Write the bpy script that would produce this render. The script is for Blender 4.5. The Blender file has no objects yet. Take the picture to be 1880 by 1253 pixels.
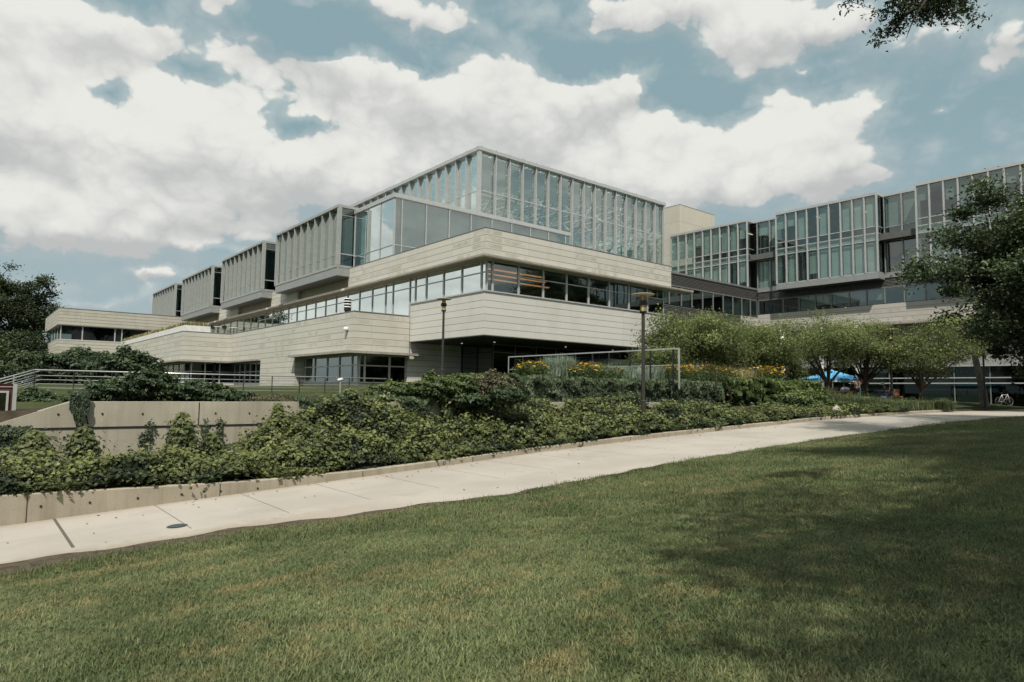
import bpy, math, random
import numpy as np
from mathutils import Vector
random.seed(7)
rng = np.random.default_rng(11)
sc = bpy.context.scene
COL = sc.collection
R = math.radians

# ------------------------------------------------------------------ camera model (building axes: +X along the entrance front, +Y along the bays front, Z up, eye at 0)
F, PITCH, ROLL, YA = 1215.16, .07664066, -.01382735, R(-39.494)
YB = YA + math.pi / 2
AX = (math.sin(YA), math.cos(YA)); BX = (math.sin(YB), math.cos(YB))
cp_, sp_, cr_, sr_ = math.cos(PITCH), math.sin(PITCH), math.cos(ROLL), math.sin(ROLL)
def ray(px, py):
    x2 = (px - 940) / F; y2 = -(py - 626.5) / F
    x = cr_ * x2 + sr_ * y2; y = -sr_ * x2 + cr_ * y2
    wy = cp_ - y * sp_; wz = sp_ + y * cp_
    return (x * BX[0] + wy * BX[1], x * AX[0] + wy * AX[1], wz)
def unit(v):
    l = math.sqrt(sum(c * c for c in v)); return tuple(c / l for c in v)

# ------------------------------------------------------------------ scene settings
sc.render.engine = 'CYCLES'
sc.view_settings.view_transform = 'Standard'
sc.view_settings.look = 'None'
sc.view_settings.exposure = 0
sc.view_settings.gamma = 1
sc.cycles.max_bounces = 6; sc.cycles.diffuse_bounces = 2; sc.cycles.glossy_bounces = 3; sc.cycles.use_adaptive_sampling = True; sc.cycles.adaptive_threshold = .025; sc.cycles.caustics_reflective = False; sc.cycles.caustics_refractive = False
sc.cycles.transparent_max_bounces = 12
sc.cycles.use_denoising = True

cam = bpy.data.cameras.new('camera'); camo = bpy.data.objects.new('camera', cam); COL.objects.link(camo)
cam.sensor_width = 36; cam.lens = F / 1880 * 36; cam.clip_end = 3000; cam.clip_start = .05
fw = Vector((cp_ * BX[1], cp_ * AX[1], sp_))
r0 = Vector((BX[0], AX[0], 0)); u0 = r0.cross(fw)
# roll
rr = r0 * cr_ - u0 * sr_ * 1.0
# x2 = cr*x - sr*y : image right axis = cr*right - sr*up
rr = (r0 * cr_ - u0 * sr_).normalized(); uu = (r0 * sr_ + u0 * cr_).normalized()
from mathutils import Matrix
M = Matrix((( rr.x, uu.x, -fw.x, 0), (rr.y, uu.y, -fw.y, 0), (rr.z, uu.z, -fw.z, 0), (0, 0, 0, 1)))
camo.matrix_world = M
sc.camera = camo

SUN = Vector((-.46, -.50, 1.0)).normalized()
sl = bpy.data.lights.new('sun', 'SUN'); so = bpy.data.objects.new('sun', sl); COL.objects.link(so)
sl.energy = 5.0; sl.angle = R(.9); sl.color = (1, .94, .84)
so.rotation_euler = (-SUN).to_track_quat('-Z', 'Y').to_euler()

# ------------------------------------------------------------------ materials
def new_mat(name):
    m = bpy.data.materials.new(name); m.use_nodes = True
    nt = m.node_tree; nt.nodes.clear()
    out = nt.nodes.new('ShaderNodeOutputMaterial')
    return m, nt, out
class N:
    """small node helper"""
    def __init__(s, nt): s.nt = nt
    def __call__(s, typ, inputs=None, **kw):
        n = s.nt.nodes.new(typ)
        for k, v in kw.items(): setattr(n, k, v)
        if inputs:
            for k, v in inputs.items():
                if isinstance(v, bpy.types.NodeSocket): s.nt.links.new(v, n.inputs[k])
                elif v is not None: n.inputs[k].default_value = v
        return n
    def math(s, op, a, b=None, c=None, clamp=False):
        n = s('ShaderNodeMath', operation=op, use_clamp=clamp)
        for i, v in enumerate((a, b, c)):
            if v is None: continue
            if isinstance(v, bpy.types.NodeSocket): s.nt.links.new(v, n.inputs[i])
            else: n.inputs[i].default_value = v
        return n.outputs[0]
    def mix(s, f, a, b, blend='MIX'):
        n = s('ShaderNodeMix', data_type='RGBA', blend_type=blend)
        for i, v in ((0, f), (6, a), (7, b)):
            if isinstance(v, bpy.types.NodeSocket): s.nt.links.new(v, n.inputs[i])
            elif i == 0: n.inputs[i].default_value = v
            else: n.inputs[i].default_value = (*v, 1) if len(v) == 3 else v
        return n.outputs[2]
    def noise(s, vec, scale, detail=3, rough=.55, dist=0):
        n = s('ShaderNodeTexNoise', {'Scale': scale, 'Detail': detail, 'Roughness': rough, 'Distortion': dist})
        if vec is not None: s.nt.links.new(vec, n.inputs['Vector'])
        return n.outputs['Fac']
    def ramp(s, v, lo, hi, smooth=True):
        n = s('ShaderNodeMapRange', {'Value': v, 'From Min': lo, 'From Max': hi}, interpolation_type='SMOOTHSTEP' if smooth else 'LINEAR')
        return n.outputs[0]
def bsdf(n, color, rough=.6, metal=0, spec=.4, normal=None, **extra):
    b = n('ShaderNodeBsdfPrincipled')
    for k, v in (('Base Color', color), ('Roughness', rough), ('Metallic', metal), ('Specular IOR Level', spec), ('Normal', normal), *extra.items()):
        if v is None: continue
        if isinstance(v, bpy.types.NodeSocket): n.nt.links.new(v, b.inputs[k])
        elif k == 'Base Color': b.inputs[k].default_value = (*v, 1)
        else: b.inputs[k].default_value = v
    return b
def simple(name, color, rough=.5, metal=0, var=.12, vs=3., spec=.4, bump=0):
    m, nt, out = new_mat(name); n = N(nt)
    pos = n('ShaderNodeNewGeometry').outputs['Position']
    f = n.noise(pos, vs, 4)
    f2 = n.noise(pos, vs * 9, 3)
    f = n.math('ADD', n.math('MULTIPLY', f, .7), n.math('MULTIPLY', f2, .3))
    c = n.mix(n.ramp(f, .3, .7), tuple(x * (1 - var) for x in color), tuple(min(1, x * (1 + var)) for x in color))
    nm = None
    if bump:
        nm = n('ShaderNodeBump', {'Strength': bump, 'Distance': .02, 'Height': f2}).outputs[0]
    b = bsdf(n, c, rough, metal, spec, nm)
    nt.links.new(b.outputs[0], out.inputs[0]); return m

def limestone(name, base, course, z0, bw, blotch=.5, joint=.018, warm=0., xoff=0.):
    """banded cladding: thin dark joints, tone per slab, weathered inner patches"""
    m, nt, out = new_mat(name); n = N(nt)
    pos = n('ShaderNodeNewGeometry').outputs['Position']
    sep = n('ShaderNodeSeparateXYZ', {0: pos})
    u = n.math('ADD', n.math('ADD', sep.outputs[0], sep.outputs[1]), xoff)
    v = n.math('SUBTRACT', sep.outputs[2], z0)
    uv = n('ShaderNodeCombineXYZ', {0: u, 1: v}).outputs[0]
    def brick(w, mort, c1, c2, mc, off=0, smooth=0):
        b = n('ShaderNodeTexBrick', {'Vector': uv, 'Scale': 1, 'Mortar Size': mort, 'Mortar Smooth': smooth, 'Bias': 0, 'Brick Width': w, 'Row Height': course, 'Color1': c1, 'Color2': c2, 'Mortar': mc})
        b.offset = off; b.offset_frequency = 2; b.squash = 1; return b
    W = (1, 1, 1, 1); K = (0, 0, 0, 1)
    b1 = brick(bw, .001, K, W, K)                      # random tone per slab
    tone = b1.outputs['Color']
    b2 = brick(bw / 2, .085, K, W, K, smooth=.35)      # inner weathered patch
    inner = n.math('SUBTRACT', 1, b2.outputs['Fac'])
    sel = n.ramp(b2.outputs['Color'], .45, .75)
    ns = n.noise(pos, 1.3, 4); nf = n.noise(pos, 14, 4, .7)
    st = n('ShaderNodeMapping', {'Vector': pos, 'Scale': (.9, .9, .30)}).outputs[0]
    streak = n.noise(st, 1.0, 3)
    patch = n.math('MULTIPLY', n.math('MULTIPLY', inner, sel), n.ramp(ns, .38, .62))
    patch = n.math('MULTIPLY', patch, blotch)
    c = n.mix(tone, tuple(x * .96 for x in base), tuple(min(1, x * 1.03) for x in base))
    dark = (base[0] * .72, base[1] * .72, base[2] * .66)
    c = n.mix(patch, c, dark)
    c = n.mix(n.math('MULTIPLY', n.ramp(streak, .42, .72), .26), c, dark)
    c = n.mix(n.math('MULTIPLY', n.ramp(nf, .35, .75), .12), c, (base[0] * .8, base[1] * .78, base[2] * .7))
    # horizontal joints stronger than the vertical ones
    fz = n.math('FRACT', n.math('DIVIDE', n.math('ADD', v, joint / 2 + course * 100), course))
    hz = n.math('LESS_THAN', fz, joint / course)
    fx = n.math('FRACT', n.math('DIVIDE', n.math('ADD', u, 1000 * bw), bw))
    vz = n.math('LESS_THAN', fx, joint * .6 / bw)
    j = n.math('MAXIMUM', hz, n.math('MULTIPLY', vz, .45))
    c = n.mix(n.math('MULTIPLY', j, .62), c, (.10, .09, .075))
    bp = n('ShaderNodeBump', {'Strength': .25, 'Distance': .01, 'Height': n.math('SUBTRACT', nf, n.math('MULTIPLY', j, 2))}).outputs[0]
    b = bsdf(n, c, .75, 0, .25, bp)
    nt.links.new(b.outputs[0], out.inputs[0]); return m

def concrete(name, base, streaks=.5, scale=1.):
    m, nt, out = new_mat(name); n = N(nt)
    pos = n('ShaderNodeNewGeometry').outputs['Position']
    st = n('ShaderNodeMapping', {'Vector': pos, 'Scale': (3, 3, .25)}).outputs[0]
    s1 = n.noise(st, 1.6 * scale, 4, .6); s2 = n.noise(pos, .8 * scale, 5, .6); s3 = n.noise(pos, 22, 4, .7)
    c = n.mix(n.ramp(s2, .3, .7), tuple(x * .86 for x in base), tuple(x * 1.1 for x in base))
    c = n.mix(n.math('MULTIPLY', n.ramp(s1, .42, .72), streaks), c, (base[0] * .6, base[1] * .57, base[2] * .48))
    c = n.mix(n.math('MULTIPLY', n.ramp(s3, .5, .8), .3), c, tuple(x * .7 for x in base))
    pits = n.ramp(n.noise(pos, 45, 1), .7, .74)
    c = n.mix(n.math('MULTIPLY', pits, .5), c, tuple(x * .35 for x in base))
    bp = n('ShaderNodeBump', {'Strength': .35, 'Distance': .01, 'Height': s3}).outputs[0]
    b = bsdf(n, c, .85, 0, .2, bp)
    nt.links.new(b.outputs[0], out.inputs[0]); return m

def glass(name, tint=(.62, .78, .76), refl=.16, edge=.9, rough=.0):
    m, nt, out = new_mat(name); n = N(nt)
    lw = n('ShaderNodeLayerWeight', {'Blend': .35}).outputs['Fresnel']
    f = n.math('ADD', refl, n.math('MULTIPLY', lw, edge), clamp=True)
    pos = n('ShaderNodeNewGeometry').outputs['Position']
    wob = n.noise(pos, .45, 2)
    bp = n('ShaderNodeBump', {'Strength': .05, 'Distance': .05, 'Height': wob}).outputs[0]
    g = n('ShaderNodeBsdfGlossy', {'Color': (.86, .95, .93, 1), 'Roughness': rough, 'Normal': bp})
    t = n('ShaderNodeBsdfTransparent', {'Color': (*tint, 1)})
    mx = n('ShaderNodeMixShader', {0: f, 1: t.outputs[0], 2: g.outputs[0]})
    nt.links.new(mx.outputs[0], out.inputs[0]); return m

def leafmat(name, dark, light, tip=None, trans=.35, sat=1.):
    """leaf colour from the per-face 'tint' attribute"""
    m, nt, out = new_mat(name); n = N(nt)
    dark, light, tip = [tuple(min(.8, v * 1.55) for v in q) if q else None for q in (dark, light, tip)]
    a = n('ShaderNodeAttribute', attribute_name='tint').outputs['Fac']
    pos = n('ShaderNodeNewGeometry').outputs['Position']
    ns = n.noise(pos, .9, 3)
    f = n.math('ADD', a, n.math('MULTIPLY', n.math('SUBTRACT', ns, .5), .5), clamp=True)
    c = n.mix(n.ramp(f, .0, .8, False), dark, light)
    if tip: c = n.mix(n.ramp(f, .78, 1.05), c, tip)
    d = bsdf(n, c, .5, 0, .32)
    t = n('ShaderNodeBsdfTranslucent', {'Color': n.mix(.5, c, light)})
    mx = n('ShaderNodeMixShader', {0: trans, 1: d.outputs[0], 2: t.outputs[0]})
    nt.links.new(mx.outputs[0], out.inputs[0]); return m

MT = {}
MT['band'] = limestone('weathered_limestone_band', (.545, .53, .48), .415, 9.79 - .415 * 4, 4.15, .9, .042)
MT['panel'] = limestone('smooth_limestone_panel', (.565, .56, .525), .415, 3.33 + .015, 8.3, .12, .040, xoff=-.65)
MT['terr'] = limestone('terrace_limestone', (.53, .515, .465), .43, 5.1 - .43 * 12, 4.3, .7, .044)
MT['wing'] = limestone('wing_limestone', (.47, .455, .40), .41, 9.8 - .41 * 14, 6.2, .7, .075)
MT['rwing'] = limestone('office_limestone', (.44, .425, .39), .41, 8.3 - .41 * 14, 5.2, .6, .05)
MT['tower'] = limestone('tower_limestone', (.50, .475, .405), 2.1, 23.9 - 2.1 * 12, 2.05, .0, .03)
MT['slab'] = concrete('canopy_concrete', (.33, .315, .28), .45)
MT['slabclean'] = simple('clean_canopy_stone', (.62, .56, .48), .7)
MT['wall'] = concrete('retaining_wall_concrete', (.40, .37, .30), .5)
MT['kerb'] = concrete('planter_kerb_concrete', (.33, .295, .23), .5)
MT['soffit'] = simple('painted_soffit', (.36, .315, .23), .7)
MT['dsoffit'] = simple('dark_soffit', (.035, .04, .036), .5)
MT['alu'] = simple('pale_grey_aluminium', (.44, .455, .45), .42, .25, .06)
MT['bayalu'] = simple('bay_grey_aluminium', (.34, .36, .345), .5, .15, .08)
MT['alu2'] = simple('mid_grey_aluminium', (.30, .315, .31), .45, .3, .08)
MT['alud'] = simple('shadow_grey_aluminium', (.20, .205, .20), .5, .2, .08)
MT['louver'] = simple('dark_grey_louvre', (.105, .103, .10), .5, .3, .1)
MT['black'] = simple('black_steel', (.03, .03, .032), .4, .4)
MT['post'] = simple('dark_bronze_paint', (.052, .045, .042), .42, .3)
MT['steel'] = simple('stainless_rail', (.55, .55, .53), .3, .7, .05)
MT['glass'] = glass('clear_glass', (.66, .76, .735), .13, .75)
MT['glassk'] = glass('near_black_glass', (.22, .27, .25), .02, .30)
MT['glassd'] = glass('dark_glass', (.30, .38, .36), .10, .7)
MT['glassm'] = glass('reflective_glass', (.50, .60, .60), .30, .6)
MT['glassb'] = glass('atrium_glass', (.86, .93, .91), .28, .6)
MT['blindl'] = simple('pale_translucent_blind', (.56, .66, .63), .8, 0, .05)
MT['blind'] = simple('grey_green_blind', (.40, .475, .45), .8, 0, .08)
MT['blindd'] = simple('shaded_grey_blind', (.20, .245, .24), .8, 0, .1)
MT['blindo'] = simple('office_grey_blind', (.355, .42, .40), .8, 0, .12, .8)
MT['blindw'] = simple('white_blind', (.60, .64, .62), .8, 0, .05)
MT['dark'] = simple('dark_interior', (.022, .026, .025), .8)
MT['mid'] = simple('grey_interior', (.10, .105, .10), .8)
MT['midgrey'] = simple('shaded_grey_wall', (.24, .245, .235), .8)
MT['pale'] = simple('pale_interior_wall', (.42, .43, .41), .8)
MT['white'] = simple('white_painted_metal', (.70, .70, .68), .45)
MT['roof'] = simple('roof_membrane', (.42, .42, .40), .8)
MT['bark'] = simple('tree_bark', (.085, .07, .055), .9, 0, .3, 6, .1, .5)
MT['barkd'] = simple('dark_tree_bark', (.05, .043, .036), .9, 0, .3, 6, .1, .5)
MT['barkg'] = simple('grey_tree_bark', (.14, .13, .115), .9, 0, .25, 4, .1, .5)
MT['wood'] = simple('cedar_wood', (.33, .16, .09), .6)
MT['rock'] = concrete('pale_boulder_stone', (.40, .37, .32), .2)
MT['redb'] = simple('dark_red_painted_board', (.09, .028, .018), .5)
MT['soil'] = simple('bed_soil', (.045, .038, .028), .95, 0, .3, 5, .1)
MT['tent'] = simple('blue_canopy_fabric', (.10, .36, .62), .7, 0, .1, 2)
MT['tentw'] = simple('white_valance_fabric', (.62, .64, .66), .7)
MT['red'] = simple('red_banner', (.40, .025, .018), .6)
MT['yellow'] = simple('yellow_banner', (.75, .42, .06), .6)
MT['navy'] = simple('navy_banner', (.03, .05, .12), .6)
MT['skin'] = simple('skin', (.35, .20, .14), .6)
MT['hair'] = simple('dark_hair', (.03, .02, .015), .7)
MT['shirt'] = simple('dark_red_brown_shirt', (.07, .035, .025), .8)
MT['trous'] = simple('dark_trousers', (.04, .045, .055), .8)
MT['capw'] = simple('white_cap_fabric', (.55, .55, .53), .8)
MT['rubber'] = simple('rubber_tyre', (.02, .02, .02), .8)
MT['lampy'] = simple('amber_diffuser', (.48, .38, .17), .35)
MT['lampd'] = simple('lamp_disc_enamel', (.56, .50, .34), .45)
MT['iron'] = simple('cast_iron_cover', (.07, .09, .083), .6, .4)
MT['ivy'] = leafmat('ivy_leaf', (.012, .020, .009), (.088, .104, .036), (.145, .155, .052), .28)
MT['ivyd'] = leafmat('dark_ivy_leaf', (.014, .026, .014), (.065, .088, .045), (.12, .14, .08), .22)
MT['shrub'] = leafmat('shrub_leaf', (.020, .036, .014), (.085, .115, .035), (.15, .16, .055), .25)
MT['shrubd'] = leafmat('dark_shrub_leaf', (.010, .020, .010), (.035, .055, .022), (.06, .08, .035), .2)
MT['locust'] = leafmat('honey_locust_leaf', (.032, .045, .018), (.155, .185, .068), (.27, .29, .11), .45)
MT['maple'] = leafmat('maple_leaf', (.012, .022, .011), (.060, .085, .036), (.17, .18, .10), .25)
MT['oak'] = leafmat('oak_leaf', (.012, .022, .010), (.045, .062, .025), (.08, .10, .04), .25)
MT['grey'] = leafmat('lavender_leaf', (.07, .10, .075), (.20, .25, .19), (.34, .38, .30), .3)
MT['stems'] = leafmat('bare_twigs', (.035, .034, .020), (.085, .080, .045), (.13, .12, .065), .1)
MT['gblade'] = leafmat('ornamental_grass_blade', (.030, .045, .022), (.11, .14, .065), (.24, .25, .12), .35)
MT['strawb'] = leafmat('straw_grass_blade', (.16, .14, .07), (.38, .33, .17), (.5, .45, .26), .35)
MT['petal'] = simple('yellow_petal', (.85, .50, .02), .6, 0, .25, 20)
MT['petalo'] = simple('orange_petal', (.80, .36, .02), .6, 0, .25, 20)
MT['seed'] = simple('dark_flower_centre', (.04, .02, .01), .8)

def emit(name, color, s):
    m, nt, out = new_mat(name); n = N(nt)
    e = n('ShaderNodeEmission', {'Color': (*color, 1), 'Strength': s}); nt.links.new(e.outputs[0], out.inputs[0]); return m
MT['warm'] = emit('warm_ceiling_light', (1, .42, .14), .5)
MT['spot'] = emit('recessed_downlight', (1, .85, .6), .9)

# ------------------------------------------------------------------ mesh helpers
ORG = {}
def link(o, parent=None, org=None):
    COL.objects.link(o)
    if parent is not None:
        o.parent = parent; ORG[o] = ORG[parent]
    else: ORG[o] = org or Vector((0, 0, 0))
class MB:
    """collects shapes in world coordinates; build() links them as one mesh object"""
    def __init__(s): s.v = []; s.f = []; s.mi = []; s.cur = 0
    def quad(s, a, b, c, d): s.poly([a, b, c, d])
    def poly(s, pts):
        k = len(s.v); s.v += [tuple(p) for p in pts]; s.f.append(tuple(range(k, k + len(pts)))); s.mi.append(s.cur); return s
    def box(s, x0, x1, y0, y1, z0, z1):
        if x0 > x1: x0, x1 = x1, x0
        if y0 > y1: y0, y1 = y1, y0
        if z0 > z1: z0, z1 = z1, z0
        k = len(s.v)
        s.v += [(x0, y0, z0), (x1, y0, z0), (x1, y1, z0), (x0, y1, z0), (x0, y0, z1), (x1, y0, z1), (x1, y1, z1), (x0, y1, z1)]
        for f in ((0, 3, 2, 1), (4, 5, 6, 7), (0, 1, 5, 4), (1, 2, 6, 5), (2, 3, 7, 6), (3, 0, 4, 7)):
            s.f.append(tuple(k + i for i in f)); s.mi.append(s.cur)
        return s
    def beam(s, a, b, w, h=None, up=(0, 0, 1)):
        h = h or w; a = Vector(a); b = Vector(b); d = (b - a).normalized()
        up = Vector(up)
        if abs(d.dot(up)) > .98: up = Vector((1, 0, 0))
        sd = d.cross(up).normalized() * w / 2; u = sd.cross(d).normalized() * h / 2
        k = len(s.v)
        for p in (a, b):
            for q in (-sd - u, sd - u, sd + u, -sd + u): s.v.append(tuple(p + q))
        for f in ((0, 3, 2, 1), (4, 5, 6, 7), (0, 1, 5, 4), (1, 2, 6, 5), (2, 3, 7, 6), (3, 0, 4, 7)):
            s.f.append(tuple(k + i for i in f)); s.mi.append(s.cur)
        return s
    def tube(s, pts, rads, n=8, cap=True):
        pts = [Vector(p) for p in pts]
        if not isinstance(rads, (list, tuple)): rads = [rads] * len(pts)
        k = len(s.v); ref = None
        for i, p in enumerate(pts):
            d = (pts[min(i + 1, len(pts) - 1)] - pts[max(i - 1, 0)])
            d = d.normalized() if d.length > 1e-9 else Vector((0, 0, 1))
            if ref is None: ref = Vector((1, 0, 0)) if abs(d.x) < .8 else Vector((0, 1, 0))
            a = d.cross(ref).normalized(); b = d.cross(a); ref = b.cross(d) if b.cross(d).length > .1 else ref
            ref = a.cross(d)
            for j in range(n):
                t = 2 * math.pi * j / n
                s.v.append(tuple(p + (a * math.cos(t) + b * math.sin(t)) * rads[i]))
        for i in range(len(pts) - 1):
            for j in range(n):
                j2 = (j + 1) % n
                s.f.append((k + i * n + j, k + i * n + j2, k + (i + 1) * n + j2, k + (i + 1) * n + j)); s.mi.append(s.cur)
        if cap:
            s.f.append(tuple(k + j for j in range(n))[::-1]); s.mi.append(s.cur)
            s.f.append(tuple(k + (len(pts) - 1) * n + j for j in range(n))); s.mi.append(s.cur)
        return s
    def lathe(s, c, prof, n=24):
        k = len(s.v)
        for r, z in prof:
            for j in range(n):
                t = 2 * math.pi * j / n
                s.v.append((c[0] + r * math.cos(t), c[1] + r * math.sin(t), c[2] + z))
        for i in range(len(prof) - 1):
            for j in range(n):
                j2 = (j + 1) % n
                s.f.append((k + i * n + j, k + i * n + j2, k + (i + 1) * n + j2, k + (i + 1) * n + j)); s.mi.append(s.cur)
        return s
    def build(s, name, mat, parent=None, smooth=False, org=None, bevel=0):
        if parent is not None: o0 = ORG[parent]
        else: o0 = Vector(org) if org is not None else Vector((0, 0, 0))
        me = bpy.data.meshes.new(name)
        me.from_pydata([(x - o0.x, y - o0.y, z - o0.z) for x, y, z in s.v], [], s.f)
        mats = mat if isinstance(mat, (list, tuple)) else [mat]
        for m in mats: me.materials.append(m)
        if len(mats) > 1: me.polygons.foreach_set('material_index', s.mi)
        if smooth: me.polygons.foreach_set('use_smooth', [True] * len(me.polygons))
        me.update()
        o = bpy.data.objects.new(name, me)
        link(o, parent, o0)
        if parent is None: o.location = o0
        if bevel:
            b = o.modifiers.new('bevel', 'BEVEL'); b.width = bevel; b.segments = 2; b.limit_method = 'ANGLE'
        return o
def tag(o, label=None, cat=None, group=None, kind=None):
    if label: o['label'] = label
    if cat: o['category'] = cat
    if group: o['group'] = group
    if kind: o['kind'] = kind
    return o
def thing(name, label, cat, loc=(0, 0, 0), group=None):
    o = bpy.data.objects.new(name, None); COL.objects.link(o); o.location = loc; o.empty_display_size = .2
    ORG[o] = Vector(loc)
    return tag(o, label, cat, group)
def dup(root, loc, rotz=0, label=None, scale=1):
    r = root.copy(); COL.objects.link(r); r.location = loc; r.rotation_euler = (0, 0, rotz); r.scale = (scale,) * 3
    if label: r['label'] = label
    for ch in list(root.children):
        c = ch.copy(); COL.objects.link(c); c.parent = r
        for g in ch.children:
            d = g.copy(); COL.objects.link(d); d.parent = c
    return r

# ------------------------------------------------------------------ foliage helpers (numpy)
def leaf_mesh(name, P, Nn, size, tint, mat, parent=None, aspect=.62, org=None, droop=.0, up=None):
    """one folded four-cornered leaf per point"""
    n = len(P)
    P = np.asarray(P, float); Nn = np.asarray(Nn, float)
    Nn = Nn / (np.linalg.norm(Nn, axis=1, keepdims=True) + 1e-9)
    rnd = rng.normal(size=(n, 3))
    if up is not None: rnd = rnd * .35 + up
    T = rnd - (rnd * Nn).sum(1, keepdims=True) * Nn
    T /= (np.linalg.norm(T, axis=1, keepdims=True) + 1e-9)
    B = np.cross(Nn, T)
    s = np.asarray(size).reshape(-1, 1) * np.ones((n, 1))
    base = P - T * s * .5
    tipp = P + T * s * .5 - Nn * s * .12
    l = P + B * s * aspect * .5 + Nn * s * .10; r_ = P - B * s * aspect * .5 + Nn * s * .10
    V = np.stack([base, l, tipp, r_], 1).reshape(-1, 3)
    o0 = ORG[parent] if parent is not None else Vector(org or (0, 0, 0))
    V -= np.array(o0)
    me = bpy.data.meshes.new(name)
    me.vertices.add(4 * n); me.vertices.foreach_set('co', V.astype(np.float32).ravel())
    idx = np.arange(n)[:, None] * 4
    tri = np.concatenate([idx + np.array([0, 1, 2]), idx + np.array([0, 2, 3])], 1).reshape(-1)
    me.loops.add(len(tri)); me.loops.foreach_set('vertex_index', tri.astype(np.int32))
    me.polygons.add(2 * n)
    me.polygons.foreach_set('loop_start', (np.arange(2 * n) * 3).astype(np.int32))
    me.polygons.foreach_set('loop_total', np.full(2 * n, 3, np.int32))
    at = me.attributes.new('tint', 'FLOAT', 'POINT')
    at.data.foreach_set('value', np.repeat(np.clip(tint, 0, 1), 4).astype(np.float32))
    me.materials.append(mat); me.update(calc_edges=True); me.validate()
    o = bpy.data.objects.new(name, me)
    link(o, parent, o0)
    if parent is None: o.location = o0
    return o
def vnoise(x, y, seed=0, scale=1.):
    """cheap smooth 2D value noise, numpy"""
    x = np.asarray(x, float) * scale + seed * 17.3; y = np.asarray(y, float) * scale + seed * 9.7
    xi = np.floor(x); yi = np.floor(y); fx = x - xi; fy = y - yi
    fx = fx * fx * (3 - 2 * fx); fy = fy * fy * (3 - 2 * fy)
    def h(a, b):
        v = np.sin(a * 127.1 + b * 311.7 + seed * 3.1) * 43758.5453
        return v - np.floor(v)
    return (h(xi, yi) * (1 - fx) + h(xi + 1, yi) * fx) * (1 - fy) + (h(xi, yi + 1) * (1 - fx) + h(xi + 1, yi + 1) * fx) * fy
def fbm(x, y, seed=0, scale=1., oct=3):
    t = 0; a = 1; s = 0
    for i in range(oct):
        t = t + a * vnoise(x, y, seed + i * 5, scale * 2 ** i); s += a; a *= .5
    return t / s

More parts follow.
